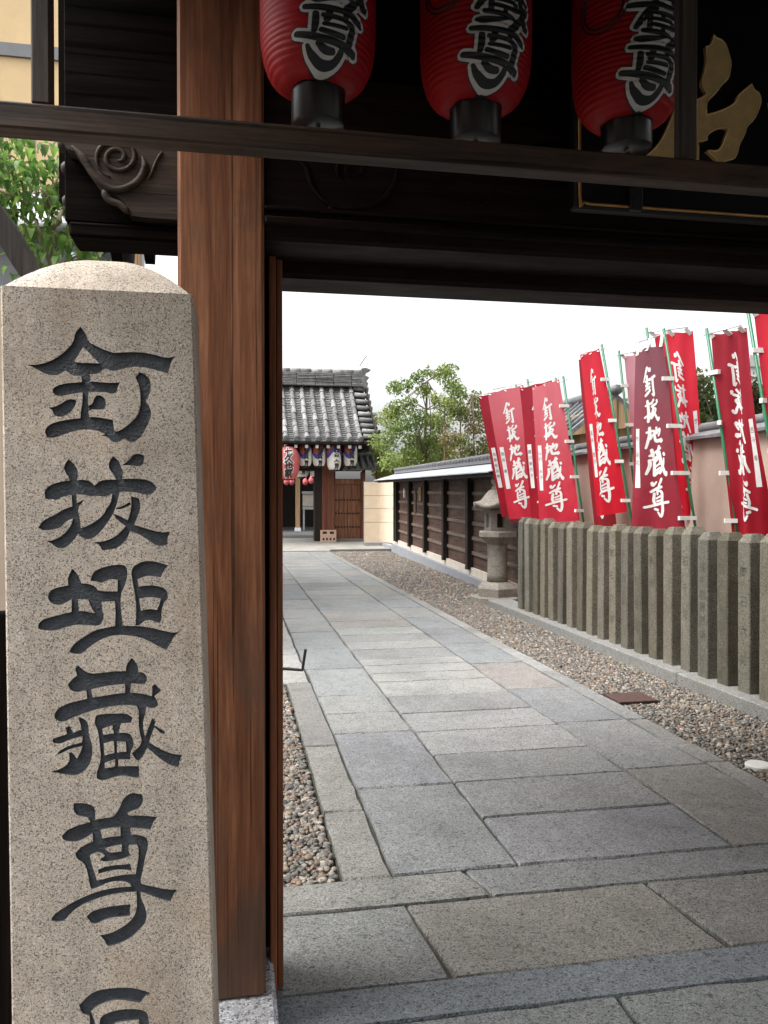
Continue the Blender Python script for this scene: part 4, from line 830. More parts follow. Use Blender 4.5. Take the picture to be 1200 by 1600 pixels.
# ================================================================== BANNERS
BAN = [[(385,340,45),(345,440,40),(290,560,28)],[(435,360,45),(430,400,55)],[(375,480,40),(375,560,45),(385,700,40)],[(340,570,35),(440,540,35)],[(345,640,35),(430,610,35)],[(345,720,25),(362,685,30)],[(430,660,30),(418,705,25)],[(335,805,40),(380,775,45),(440,725,30)],[(430,560,30),(490,520,40),(545,490,45)],[(490,530,40),(500,680,42),(515,820,40),(470,790,22)],
 [(375,900,40),(395,1060,45),(395,1260,40)],[(340,980,30),(440,950,35)],[(335,1180,35),(440,1120,30)],[(450,960,30),(500,890,35)],[(575,905,45),(580,940,40)],[(450,1010,35),(560,960,35)],[(490,980,35),(470,1090,38),(430,1200,30)],[(470,1050,30),(540,1050,35),(500,1130,35),(440,1210,30)],[(470,1080,35),(540,1180,45),(580,1240,50),(620,1200,40)],
 [(415,1360,40),(420,1480,45),(400,1600,40),(375,1710,30)],[(375,1440,35),(470,1420,35)],[(470,1480,30),(430,1560,35)],[(530,1370,38),(540,1470,35)],[(470,1500,35),(610,1390,40),(600,1460,38),(570,1510,30)],[(490,1420,35),(500,1540,40),(530,1600,50),(650,1580,55),(625,1620,35)],
 [(455,1745,45),(480,1860,45)],[(580,1690,45),(545,1830,45)],[(430,1850,35),(610,1720,35)],[(470,1920,40),(600,1830,40)],[(430,1920,45),(435,2020,50),(385,2160,35)],[(500,1900,40),(505,2190,50)],[(510,1960,32),(600,1880,35),(600,2000,35)],[(520,2040,30),(600,1990,30)],[(530,2110,30),(620,2060,32),(610,2160,35)],[(500,2190,45),(600,2120,40)],[(590,1790,40),(640,1980,45),(690,2120,50),(730,2190,40),(735,2130,25)],[(680,1900,30),(670,2010,35),(620,2150,30)],[(680,1810,45),(695,1840,45)],
 [(465,2310,40),(480,2360,45),(540,2300,25)],[(640,2250,40),(620,2310,40),(590,2350,28)],[(450,2470,40),(540,2420,45),(650,2390,40)],[(500,2500,40),(490,2620,42),(510,2680,38)],[(600,2360,40),(560,2440,45),(560,2520,35)],[(560,2450,30),(650,2480,45),(660,2600,50),(660,2700,45)],[(530,2590,28),(630,2550,28)],[(540,2640,26),(630,2620,28)],[(380,2740,40),(560,2690,42),(780,2650,42)],[(670,2690,50),(670,2800,55),(640,2900,45),(570,2830,30)],[(510,2770,40),(570,2790,40)]]
# un-slant the traced lines: u across (0..1), v down (0..1) on a 0.6 x 1.8 m cloth
def uvs(x, y): xs = x - (y - 570) * 0.085; return (0.5 + (xs - 425) / 860.0, 0.035 + (y - 110) / 3150.0)
polys_b = []
for s in BAN:
    P = stroke(s, 2.5); polys_b.append(np.array([uvs(a, b) for a, b in P]))
BV_, BF_, BI_ = cdt([p * np.array([0.6, 1.8]) for p in polys_b], grid=0.03)
BV_, BF_ = submesh(BV_, BF_[BI_]); BV_ = BV_ / np.array([0.6, 1.8])
SLIP = ['西谷 幸', '加藤秋由美', '藤川美代子', '山崎 永子', '竹 彩花', '玉井 俊子']
def banner(corners, Ys, mat, label, pole=None, side='R', text=True, mirror=False, slip=None, name='banner', wave=0.02, phase=0.0, clips=True, tabs=True):
    """corners: TL TR BL BR pixels, Ys: depth of left and right edge; side: which edge carries the pole"""
    (tl, tr, bl, br), (yl, yr) = corners, Ys
    TL, TR, BL, BR = at(*tl, yl), at(*tr, yr), at(*bl, yl), at(*br, yr)
    poleP = TR if side == 'R' else TL; ctr = (TL + TR + BL + BR) / 4
    wave *= 1.7
    nrm = np.cross(TR - TL, TL - BL); nrm /= np.linalg.norm(nrm)
    if nrm @ (CAM - ctr) < 0: nrm = -nrm
    def S(u, v, off=0.0):
        u = np.asarray(u, float); v = np.asarray(v, float); U, W = u[..., None], v[..., None]
        p = (TL * (1 - U) + TR * U) * (1 - W) + (BL * (1 - U) + BR * U) * W
        sag = 0.012 * np.sin(np.pi * 2 * u) ** 2 * (1 - v) * 1.0
        d = wave * (np.sin(2.2 * math.pi * u + 3.1 * v + phase) * (0.35 + 0.65 * v) + 0.35 * np.sin(5 * math.pi * u + 1.3 * phase + 6 * v) * (0.4 + v * .6) + 0.25 * np.sin(9 * u - 7 * v + phase * 2) * (1 - v)) + 0.006 * np.sin(14 * u + 5 * v * (1 + u) + 3 * phase) * np.exp(-3 * v) + 0.005 * np.sin(11 * (u - v) + 2 * phase) * v + off
        p = p + nrm * d[..., None]; p[..., 2] -= sag; return p
    base = poleP.copy(); base[2] = 0
    t = empty(name, base); tag(t, label, 'banner', 'red votive banners behind the stone fence')
    nu, nv = 18, 34; U, W = np.meshgrid(np.linspace(0, 1, nu), np.linspace(0, 1, nv)); P = S(U.ravel(), W.ravel())
    Fc = [(j * nu + i, (j + 1) * nu + i, (j + 1) * nu + i + 1, j * nu + i + 1) for j in range(nv - 1) for i in range(nu - 1)]
    cl = mk('cloth', P, Fc, mat, t, True)
    uvf = (lambda u: 1 - u) if mirror else (lambda u: u)
    if text: mk('characters', S(uvf(BV_[:, 0]), BV_[:, 1], 0.0035), BF_, MT['white'], cl, True)
    if slip is not None:
        u0, u1, v0, v1 = 0.075, 0.19, 0.43, 0.76; g = np.linspace(0, 1, 9); A, Bq = np.meshgrid([u0, u1], v0 + (v1 - v0) * g); q = S(uvf(A.ravel()), Bq.ravel(), 0.004)
        sp = mk('name_slip', q, [(2 * j, 2 * j + 1, 2 * j + 3, 2 * j + 2) for j in range(8)], MT['white'], cl, True)
        V, Fc = column(slip, 0.058, 0.085); uu = (u0 + u1) / 2 + V[:, 0] / 0.6; vv_ = v0 + 0.055 - V[:, 1] / 1.8 * .95
        mk('slip_writing', S(uvf(uu), vv_, 0.0062), Fc, MT['inkblack'], cl)
    if pole:
        yp = yr if side == 'R' else yl
        A, Bq = at(*pole[0], yp), at(*pole[1], yp); dirn = (Bq - A) / np.linalg.norm(Bq - A); Bq = A + dirn * ((A[2] - 0.0) / -dirn[2])
        V, Fc = tubegeo([A, A * .5 + Bq * .5, Bq], 0.0125, 10); mk('pole', V, Fc, MT['green'], t, True)
        # top bar
        e0 = A + dirn * 0.05; far = TL if side == 'R' else TR; near = TR if side == 'R' else TL
        bd = (far - near); e1 = e0 + bd * 1.04 + np.array([0, 0, .02])
        V, Fc = tubegeo([e0 - bd * .12, e1], 0.005, 6); mk('top_bar', V, Fc, MT['sheet'], t, True)
        if tabs:
            for u in (0.06, 0.5, 0.94):
                p = S(np.array(u), np.array(0.0), 0.0); k = u if side == 'L' else 1 - u; q = e0 + bd * 1.04 * k + np.array([0, 0, .012])
                V, Fc = obox(p + np.array([0, 0, -.03]), q, nrm, 0.008, 0.035); mk('top_loop', V, Fc, MT['strap'], t)
        if clips:
            for v in (0.19, 0.44, 0.69, 0.93):
                p = S(np.array(1.0 if side == 'R' else 0.0), np.array(v), 0.0); q = A + dirn * ((A[2] - p[2]) / -dirn[2] + 0.0)
                ext = (q - p) / (np.linalg.norm(q - p) + 1e-6); V, Fc = obox(p - ext * .05, q + ext * .018, (0, 0, 1), 0.035, 0.03); mk('side_loop', V, Fc, MT['strap'], t)
    return t
C_br = M_cloth('bright_red_cloth', (0.62, 0.012, 0.03), 0.3, (0.62, 0.08, 0.11)); C_rd = M_cloth('red_cloth', (0.60, 0.032, 0.058), 0.7, (0.60, 0.20, 0.23)); C_fd = M_cloth('faded_wine_cloth', (0.30, 0.026, 0.042), 0.85, (0.20, 0.085, 0.105))
C_dk = M_cloth('dark_red_cloth', (0.36, 0.012, 0.026), 0.3, (0.22, 0.05, 0.07)); C_pk = M_cloth('pale_pink_cloth', (0.52, 0.16, 0.19), 0.4, (0.52, 0.25, 0.28)); C_mr = M_cloth('maroon_cloth', (0.28, 0.018, 0.026), 0.25, (0.2, 0.05, 0.06)); C_pk2 = M_cloth('faded_rose_cloth', (0.45, 0.04, 0.06), 0.9, (0.50, 0.27, 0.31))
banner(((758,640),(806,628),(778,824),(826,812)), (11.15, 10.85), C_pk, 'pale pink banner lowest and rearmost at the stone lantern end', None, text=False, phase=1.0, wave=.008)
banner(((748,619),(800,606),(784,808),(838,800)), (10.75, 10.40), C_dk, 'dark red banner with name slip, leftmost of all banners', ((806,600),(842,815)), slip=SLIP[1], text=False, phase=.5, wave=.008)
banner(((762,614),(818,601),(795,812),(850,806)), (10.3, 9.95), C_rd, 'bright red banner directly above the stone lantern cap', ((824,592),(860,815)), slip=SLIP[0], phase=2.0, wave=.01)
banner(((812,606),(862,594),(830,813),(888,806)), (9.9, 9.5), C_dk, 'dark red banner mostly hidden between two brighter ones on the left', ((868,590),(898,815)), slip=SLIP[2], phase=3.0, wave=.008)
banner(((831,605),(873,592),(843,818),(909,813)), (9.25, 8.85), C_rd, 'red banner with green pole, right one of the left cluster', ((880,588),(914,832)), slip=SLIP[3], phase=4.0, wave=.012)
banner(((905,562),(930,552),(928,834),(962,826)), (8.75, 8.45), C_mr, 'dark maroon banner edge peeking out left of the brightest red banner', None, text=True, phase=1.2, wave=.01)
banner(((907,554),(938,544),(931,807),(978,800)), (8.3, 7.95), C_br, 'brightest red banner in the middle, left of the faded wine one', ((940,538),(986,806)), slip=SLIP[5], phase=2.4, wave=.018)
banner(((976,556),(1020,548),(1000,800),(1050,800)), (8.05, 7.75), C_pk2, 'faded rose banner mostly hidden behind the wine coloured one', ((967,548),(994,790)), 'L', text=False, phase=.3, wave=.01)
banner(((1022,522),(1083,517),(1066,812),(1106,803)), (7.35, 7.2), C_br, 'bright red banner seen from behind with mirrored writing, right of the wine one', ((1010,512),(1062,830)), 'L', mirror=True, slip=SLIP[4], phase=3.6, wave=.014)
banner(((1020,560),(1044,555),(1040,844),(1066,842)), (7.15, 7.05), C_dk, 'crimson banner whose lower end shows below the wine coloured one', None, text=False, phase=3.6, wave=.01)
banner(((992,551),(1034,535),(990,829),(1074,830)), (6.95, 6.6), C_fd, 'large faded wine coloured banner with grey white writing', ((1037,513),(1088,832)), slip=SLIP[4], phase=5.0, wave=.016)
banner(((1115,522),(1166,512),(1141,836),(1206,838)), (5.9, 5.65), C_dk, 'dark red banner seen from behind, nearest to the right edge', ((1104,513),(1152,840)), 'L', mirror=True, slip=SLIP[0], phase=.9, wave=.03)
banner(((1178,488),(1252,474),(1215,800),(1290,800)), (5.35, 5.1), C_br, 'red banner cut off by the right edge of the view', ((1166,470),(1204,700)), 'L', phase=2.2, wave=.012)

# ================================================================== SECOND GATE at the end of the path
YG = 26.2; g2 = empty('inner_gate', (1.6, YG, .15)); tag(g2, 'tile roofed inner gate with hanging lanterns at the end of the path', 'gate')
GX1 = at(570, 700, 27.4)[0]; GX0 = -1.0
zE = at(500, 688, 25.0)[2]; zRb = at(500, 603, 27.4)[2]; zRt = at(500, 574, 27.4)[2]
def roofz(t):      # t 0 at eave .. 1 at ridge: gentle hollow curve
    return (25.0 + 2.4 * t, zE + (zRb - zE) * (0.80 * t + 0.20 * t * t))
# deck
for s in (1, -1):
    V = []; nn = 10
    for i in range(nn):
        y, z = roofz(i / (nn - 1)); y = y if s == 1 else 54.8 - y; V += [(GX0, y, z - .10), (GX1 - .06, y, z - .10), (GX0, y, z - .04), (GX1 - .06, y, z - .04)]
    Fc = []
    for i in range(nn - 1): a, b = 4 * i, 4 * i + 4; Fc += [(a, b, b + 1, a + 1), (a + 2, a + 3, b + 3, b + 2), (a, a + 2, b + 2, b), (a + 1, b + 1, b + 3, a + 3)]
    Fc += [(0, 1, 3, 2), (4 * nn - 4, 4 * nn - 2, 4 * nn - 1, 4 * nn - 3)]
    mk('roof_deck', V, Fc, MT['blackpost'], g2)
# cover tile rows: each tile its own piece
rows = [at(p, 684, 25.0)[0] for p in (563.8, 548, 531, 513.8, 497.3, 480.5, 463.7, 446.7)]; dx = (rows[0] - rows[-1]) / 7
rows += [rows[-1] - dx * k for k in range(1, 8)]
NT = 8; tile = None
L = math.hypot(2.4, zRb - zE) / NT
def half_tile():
    V = []; n = 8
    for y, r in ((0, .082), (L * .9, .072), (L * 1.04, .066)):
        for k in range(n + 1): a = math.pi * k / n; V.append((r * math.cos(a), y, r * math.sin(a) * 1.05))
    m = n + 1; return np.array(V), [(i * m + k, i * m + k + 1, (i + 1) * m + k + 1, (i + 1) * m + k) for i in range(2) for k in range(n)] + [tuple(range(m))]
tv, tf = half_tile(); tint_t = [MT['tile']]
for j, g in enumerate((0.10, 0.135, 0.17, 0.215)): MT['tile%d' % j] = M_plain('weathered_tile_shade', (g, g * .99, g * .97), 0.8, 0.4, 9, bmp=0.3, bscale=30); tint_t.append(MT['tile%d' % j])
srcs = []
for m in tint_t:
    me = bpy.data.meshes.new('cover_tile'); me.from_pydata(tv.tolist(), [], tf); me.materials.append(m); me.polygons.foreach_set('use_smooth', np.ones(len(me.polygons), bool)); srcs.append(me)
ed = bpy.data.meshes.new('eave_disc'); V, Fc = lathe([(.088, 0), (.088, .03), (.07, .04)], 16); ed.from_pydata([(a, -c, b) for a, b, c in V], [], Fc); ed.materials.append(MT['tiled'])
for i, x in enumerate(rows[:14]):
    for k in range(NT):
        y, z = roofz(k / NT); y2, z2 = roofz((k + 1) / NT); o = bpy.data.objects.new('cover_tile', srcs[random.randrange(5)]); link(o, g2, (x + random.uniform(-.008, .008), y, z + .01 + random.uniform(0, .01))); o.rotation_euler = (math.atan2(z2 - z, y2 - y), 0, random.uniform(-.02, .02))
    y, z = roofz(0); o = bpy.data.objects.new('eave_disc', ed); link(o, g2, (x, y + .005, z + .05))
# pan tile courses between the rows (too small to tell apart singly)
mb = MB(); 
for x in rows[:13]:
    for k in range(24):
        (ya, za), (yb, zb_) = roofz(k / 24), roofz((k + 1) / 24); c = x - dx / 2; w = dx / 2 - .05; e = random.uniform(-.006, .006)
        V = [(c + a * w, yy_, zz + b - .045) for yy_, zz, up in ((ya, za, .045 + e), (yb, zb_, .0)) for a, b in ((-1, .035 + up), (-.45, up), (.45, up), (1, .035 + up))] + [(c + a * w, ya, za + b - .045) for a, b in ((-1, 0.0), (-.45, -.02), (.45, -.02), (1, 0.0))]
        mb.add(V, [(0, 1, 5, 4), (1, 2, 6, 5), (2, 3, 7, 6), (8, 9, 1, 0), (9, 10, 2, 1), (10, 11, 3, 2)], k % 3)
o = mb.build('pan_tiles', [MT['tile'], MT['tile0'], MT['tile1']], g2); o['kind'] = 'stuff'
# verge: sideways tiles stepping down the gable edge
vx = rows[0] + dx * .45
for k in range(9):
    y, z = roofz((k + .1) / 9); y2, z2 = roofz((k + 1) / 9)
    V, Fc = tubegeo([(vx - .05, (y + y2) / 2, (z + z2) / 2 + .05), (GX1 + .10, (y + y2) / 2 - .02, (z + z2) / 2 + .01)], 0.085, 9); mk('verge_tile', V, Fc, random.choice(tint_t), g2, True)
yA, zA_ = roofz(0); yB, zB_ = roofz(1)
V, Fc = obox((GX1 + .02, yA - .05, zA_ - .10), (GX1 + .02, yB, zB_ - .05), (0, 0, 1), 0.22, 0.05); mk('barge_board', V, Fc, MT['blackpost'], g2)
# ridge: stacked flat courses with a roll on top and an end ornament
zz = zRb - .03
for k, (w, h) in enumerate(((.30, .07), (.26, .06), (.26, .05), (.24, .06), (.24, .05), (.22, .06), (.22, .05), (.20, .06))):
    for i, x in enumerate(np.arange(GX0, GX1 - .12, .62)):
        x1 = min(x + .61, GX1 - .10); box('ridge_course', x, x1, 27.4 - w + random.uniform(-.01, .01), 27.4 + w, zz, zz + h - .008, random.choice(tint_t[:4]), g2, b=0.012)
    zz += h
for x in np.arange(GX0, GX1 - .25, .36): V, Fc = tubegeo([(x, 27.4, zz + .03), (x + .35, 27.4, zz + .03)], .12, 10); mk('ridge_roll', V, Fc, random.choice(tint_t), g2, True)
orn = [(-.02, -.05), (.16, -.08), (.20, .10), (.14, .16), (.24, .30), (.10, .36), (.16, .50), (.30, .56), (.12, .62), (-.02, .60)]
V, Fc = prismgeo([(GX1 - .12 + a, zRb + b) for a, b in orn], 27.15, 27.65); mk('ridge_end_ornament', V, Fc, MT['tile'], g2)
V, Fc = tubegeo([at(562, 572, 27.4), at(567, 564, 27.4), at(573, 556, 27.4)], 0.012, 6); mk('lightning_rod', V, Fc, MT['iron'], g2)
# rafters with white painted ends
rafx = [at(p, 693, 25.2)[0] for p in (445.6, 462, 478.7, 495, 512.5, 528.6, 546, 562)]
for x in rafx + [rafx[0] - (rafx[1] - rafx[0]) * k for k in range(1, 8)]:
    V, Fc = obox((x, 25.18, zE - .17), (x, 27.0, zE + .75), (0, 0, 1), 0.10, 0.09); mk('rafter', V, Fc, MT['blackpost'], g2)
    box('rafter_end', x - .048, x + .048, 25.11, 25.17, zE - .235, zE - .13, MT['whitewall'], g2, b=0.01)
box('eave_beam', GX0, GX1 - .1, 25.16, 25.26, zE - .125, zE - .055, MT['blackpost'], g2)
box('head_beam', GX0, GX1 - .05, YG + .05, YG + .35, zE - .25, zE + .20, MT['blackpost'], g2)
box('upper_wall', GX0, GX1 - .3, YG + .12, YG + .25, zE - .9, zE + .75, MT['blackpost'], g2)
# posts, door leaf with studs, wicket frame
zg = at(500, 842, YG)[2]
pA, pB, pC = at(492, 800, YG)[0], at(503, 800, YG)[0], at(522.5, 800, YG)[0]
box('gate_post', pA, pB - .002, YG + .05, YG + .5, zg - .1, zE, MT['blackpost'], g2, b=0.01)
box('gate_post', pB, pC, YG, YG + .42, zg - .1, zE, MT['redwood'], g2, b=0.015)
box('gate_post', pA - 5.2, pA - 4.8, YG, YG + .42, zg - .1, zE, MT['redwood'], g2, b=0.015)
d0, d1 = pC + .01, at(564.5, 800, YG)[0]; dz0, dz1 = at(540, 842, YG)[2], at(540, 749, YG)[2]
nb = 6
for i in range(nb): a = d0 + (d1 - d0) * i / nb; box('door_board', a + .003, a + (d1 - d0) / nb - .003, YG + .12 + (i % 2) * .004, YG + .17, dz0, dz1 - .15, MT['doorwood'], g2)
box('door_head', d0, d1, YG + .06, YG + .2, dz1 - .15, dz1 + .02, MT['doorwood'], g2, b=0.01)
box('door_sill', d0 - .02, d1 + .15, YG - .05, YG + .3, zg - .12, dz0, MT['kerb'], g2, b=0.015)
box('door_post', d1 + .002, d1 + .13, YG, YG + .22, dz0, dz1 + .25, MT['redwood'], g2, b=0.01)
stud = None
for y in (781, 802, 823):
    for k in range(9):
        p = at(525 + k * 4.4, y, YG + .1)
        if stud is None: V, Fc = lathe([(.030, 0), (.028, .02), (.012, .035)], 8); stud = bpy.data.meshes.new('door_stud'); stud.from_pydata([(a, -c, b) for a, b, c in V], [], Fc); stud.materials.append(MT['iron'])
        o = bpy.data.objects.new('door_stud', stud); link(o, g2, (p[0], YG + .12, p[2]))
# small side roof over the wicket
sx0, sx1 = at(533, 730, YG)[0], at(588, 730, YG)[0]; sz0, sz1 = at(560, 736, YG - .3)[2], at(560, 718, YG + .1)[2]
V = [(sx0, YG - .45, sz0), (sx1, YG - .45, sz0 + .03), (sx1 - .1, YG + .1, sz1), (sx0, YG + .1, sz1)]; V += [(a, b, c + .06) for a, b, c in V]
mk('side_roof', V, [(0, 3, 2, 1), (4, 5, 6, 7), (0, 1, 5, 4), (1, 2, 6, 5), (2, 3, 7, 6), (3, 0, 4, 7)], MT['tiled'], g2)
for k in range(6):
    x = sx0 + (sx1 - sx0) * (k + .5) / 6; V, Fc = tubegeo([(x, YG - .47, sz0 + .10), (x - .03, YG + .1, sz1 + .10)], 0.06, 8); mk('side_roof_tile', V, Fc, random.choice(tint_t[:3]), g2, True)
V, Fc = tubegeo([(sx0, YG + .1, sz1 + .17), (sx1 - .15, YG + .1, sz1 + .15)], .08, 8); mk('side_roof_ridge', V, Fc, MT['tiled'], g2, True)
box('side_roof_post', at(566, 700, YG)[0], at(571, 700, YG)[0], YG + .02, YG + .14, dz1 + .02, sz0 + .1, MT['blackpost'], g2)

# lanterns under the second gate's eave
def white_lantern(px, py0, py1, Y, w, label, band, text, bandmix=0):
    zt_, zb_ = at(px, py0, Y)[2], at(px, py1, Y)[2]; c = at(px, py0, Y); R = w / 2 * Y / F * 1.0
    t = empty('white_lantern', (c[0], Y, zb_)); tag(t, label, 'lantern', 'white lanterns under the inner gate')
    Hh = zt_ - zb_; rad = lambda z: R * (0.55 + 0.45 * (1 - abs(2 * (z - zb_) / Hh - 1) ** 3) ** .6) + .004 * abs(math.sin((z - zb_) * math.pi / .05))
    prof = [(rad(z), z) for z in np.linspace(zb_ + .02, zt_ - .02, 44)]; V, Fc = lathe(prof, 28, (c[0], Y)); mk('body', V, Fc, MT['lanternwhite'], t, True)
    V, Fc = lathe([(R * .5, zb_ - .03), (R * .56, zb_), (R * .56, zb_ + .03)], 20, (c[0], Y)); mk('bottom_ring', V, Fc, MT['black'], t)
    V, Fc = lathe([(R * .56, zt_ - .03), (R * .56, zt_ + .03), (R * .3, zt_ + .05), (.01, zt_ + .25)], 20, (c[0], Y)); mk('top_ring', V, Fc, MT['black'], t)
    if band:
        for mat, hi, lo, nm in ((MT['orange'], 1.0, .80, 'orange_band'), (MT['blue'], .80, .60, 'indigo_band')):
            V = []; n = 28; rowsn = 8
            for r in range(rowsn + 1):
                for k in range(n + 1):
                    a = math.pi * (1 + k / n); s = 0.22 * math.sin(2 * (a - math.pi) + band * 2.2) + 0.1 * band * math.cos(a)
                    top_, bot_ = hi - (0 if hi == 1.0 else -s), lo + s; f_ = top_ + (bot_ - top_) * r / rowsn; z = zb_ + Hh * min(max(f_, .05), .985); rr = rad(z) + .006; V.append((c[0] + rr * math.cos(a), Y + rr * math.sin(a), z))
            m = n + 1; mk(nm, V, [(r * m + k, r * m + k + 1, (r + 1) * m + k + 1, (r + 1) * m + k) for r in range(rowsn) for k in range(n)], mat, t, True)
    V, Fc = column(text, Hh * .235, Hh * .178, 0.008); zz_ = zt_ - Hh * .17 + V[:, 1]; ang = -math.pi / 2 + V[:, 0] / R + (.25 if band < 0 else 0.08); rr = np.array([rad(z) for z in zz_]) + .012
    mk('characters', np.stack([c[0] + rr * np.cos(ang), Y + rr * np.sin(ang), zz_], 1), Fc, MT['inkblack'], t)
    return t
white_lantern(477, 695, 729, 25.6, 20, 'white lantern with indigo band, first one right of the pink lantern', 1, 'お茶食舎月')
white_lantern(498.5, 695, 729, 25.6, 20.5, 'white lantern with indigo band, second one right of the pink lantern', 1, 'お茶食舎月')
white_lantern(522, 696, 735, 25.45, 22, 'lowest white lantern with wavy indigo and orange band in front of the gate post', -1, 'お茶食舎月')
white_lantern(547.5, 693, 729, 25.6, 21.5, 'rightmost white lantern, hanging before the small side roof', 1, 'お茶食舎月')
white_lantern(472, 722, 746, 26.6, 20, 'shaded white lantern in the back row next to the pink lantern', 0, ' 食舎月')
white_lantern(494, 722, 746, 26.6, 20, 'shaded white lantern in the back row beside the dark gate post', 0, ' 食舎月')
# big faded red lantern
Y = 25.3; c = at(448, 722, Y); zt_, zb_ = at(448, 698, Y)[2], at(448, 749, Y)[2]; R = 19.5 * Y / F; Hh = zt_ - zb_
t = empty('pink_lantern', (c[0], Y, zb_)); tag(t, 'large faded pink lantern under the inner gate, half hidden by the near pillar', 'lantern')
rad = lambda z: R * (0.5 + 0.5 * (1 - abs(2 * (z - zb_) / Hh - 1) ** 2.6) ** .6) + .005 * abs(math.sin((z - zb_) * math.pi / .045))
V, Fc = lathe([(rad(z), z) for z in np.linspace(zb_, zt_, 60)], 36, (c[0], Y)); mk('body', V, Fc, MT['lanternpink'], t, True)
for z, nm in ((zb_ - .03, 'bottom_ring'), (zt_ - .01, 'top_ring')): V, Fc = lathe([(R * .48, z), (R * .52, z + .02), (R * .48, z + .05)], 24, (c[0], Y)); mk(nm, V, Fc, MT['black'], t)
for bold, mat, off, nm in ((0.035, MT['white'], .012, 'white_outline'), (0.008, MT['inkblack'], .018, 'characters')):
    V, Fc = column('七久也家', Hh * .27, Hh * .22, bold); zz_ = zt_ - Hh * .17 + V[:, 1]; ang = -math.pi / 2 + V[:, 0] / R + .1; rr = np.array([rad(z) for z in zz_]) + off
    mk(nm, np.stack([c[0] + rr * np.cos(ang), Y + rr * np.sin(ang), zz_], 1), Fc, mat, t)
# small red lanterns deep inside
for (px, py), wh in zip(((447.5, 753), (456, 753), (477, 753), (486, 751)), ('leftmost, beside the near pillar', 'left of the pale post', 'right of the pale post', 'rightmost, beside the dark gate post')):
    c = at(px, py, 32); r = .10; V, Fc = lathe([(r * .4, c[2] - .13), (r, c[2] - .06), (r, c[2] + .06), (r * .4, c[2] + .13), (.01, c[2] + .3)], 12, c[:2])
    mk_ = mk('small_lantern', V, Fc, MT['lanternpink'], None, True); tag(mk_, 'tiny red lantern deep inside the inner gate, ' + wh, 'lantern', 'tiny red lanterns inside the inner gate')
# pale pierced box against the gate post
bx_ = empty('pierced_box', tuple(at(512, 846, YG - .4))); tag(bx_, 'small pale wooden box with pierced front standing against the inner gate post', 'box')
q0, q1 = at(502, 848, YG - .35), at(525.5, 828, YG - .35)
box('front', q0[0], q1[0], YG - .35, YG - .32, q0[2], q1[2], MT['boxpink'], bx_); box('case', q0[0] + .005, q1[0] - .005, YG - .319, YG - .02, q0[2], q1[2] - .01, MT['boxpink'], bx_)
for px, py, w in ((507.5, 832, 3.2), (518.5, 832, 3.2), (505.5, 842, 1.3), (511, 842, 1.3), (516.5, 842, 1.3), (522, 842, 1.3)):
    p = at(px, py, YG - .352); s = w * .021; box('hole', p[0] - s, p[0] + s, YG - .3535, YG - .3505, p[2] - .045, p[2] + .03, MT['blackpost'], bx_)
# hall seen through the gate
hall = empty('temple_hall', (1.0, 36, .19)); tag(hall, 'shadowy temple hall with pale post seen through the inner gate', 'building')
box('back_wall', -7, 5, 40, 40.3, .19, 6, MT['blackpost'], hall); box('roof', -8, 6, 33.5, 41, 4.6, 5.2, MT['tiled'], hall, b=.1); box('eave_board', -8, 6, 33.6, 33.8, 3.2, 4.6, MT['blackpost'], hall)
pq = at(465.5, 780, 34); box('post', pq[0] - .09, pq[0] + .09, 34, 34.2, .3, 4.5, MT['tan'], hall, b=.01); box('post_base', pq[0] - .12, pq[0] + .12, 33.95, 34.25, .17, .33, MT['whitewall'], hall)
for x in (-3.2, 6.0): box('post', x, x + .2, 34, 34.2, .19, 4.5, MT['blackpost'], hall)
a, b = at(473, 772, 35), at(492, 791, 35); box('panel', a[0], b[0], 35, 35.05, b[2], a[2], MT['cream'], hall); box('panel_shelf', a[0], b[0], 34.9, 35.06, b[2] - .14, b[2] - .02, MT['concrete'], hall); box('panel_leg', a[0] + .01, a[0] + .08, 34.95, 35.03, .19, b[2] - .14, MT['concrete'], hall); box('panel_head', a[0] - .03, b[0], 34.9, 35.1, a[2] + .01, a[2] + .12, MT['concrete'], hall)

# ================================================================== BEIGE WALL joining the inner gate and plank wall
bw = empty('beige_wall', (4.4, 24.2, 0)); tag(bw, 'low cream plaster wall with level joints and rounded corner beside the inner gate', 'wall')
pts = [(at(569, 800, 24.6)[0], 24.6), (4.42, 24.6)] + [(4.42 + .3 * math.sin(a), 24.3 + .3 * math.cos(a)) for a in np.linspace(.2, math.pi / 2, 6)] + [(4.70, 22.45)]
pts = [(x, y) for x, y in pts]; levels = [.16] + [at(580, y, 24.6)[2] for y in (816.5, 795, 774.5)] + [at(580, 753, 24.6)[2]]
for za, zb_ in zip(levels[:-1], levels[1:]):
    mb = MB()
    P = np.array(pts); T = np.gradient(P, axis=0); T /= np.linalg.norm(T, axis=1)[:, None]; Nn = np.stack([-T[:, 1], T[:, 0]], 1); Q = P + Nn * .12; n = len(P)
    V = [(x, y, z) for z in (za + .012, zb_) for x, y in list(P) + list(Q)]
    Fc = []
    for i in range(n - 1): Fc += [(i, i + 1, 2 * n + i + 1, 2 * n + i), (n + i, 3 * n + i, 3 * n + i + 1, n + i + 1), (2 * n + i, 2 * n + i + 1, 3 * n + i + 1, 3 * n + i), (i, n + i, n + i + 1, i + 1)]
    Fc += [(0, 2 * n, 3 * n, n), (n - 1, 2 * n - 1, 4 * n - 1, 3 * n - 1)]
    mk('wall_course', V, Fc, MT['plaster'], bw)
P2 = P + Nn * .01; Q2 = P + Nn * .11; V = [(x, y, z) for z in (0.0, levels[-1] - .01) for x, y in list(P2) + list(Q2)]; mk('wall_core', V, Fc, MT['greyband'], bw)
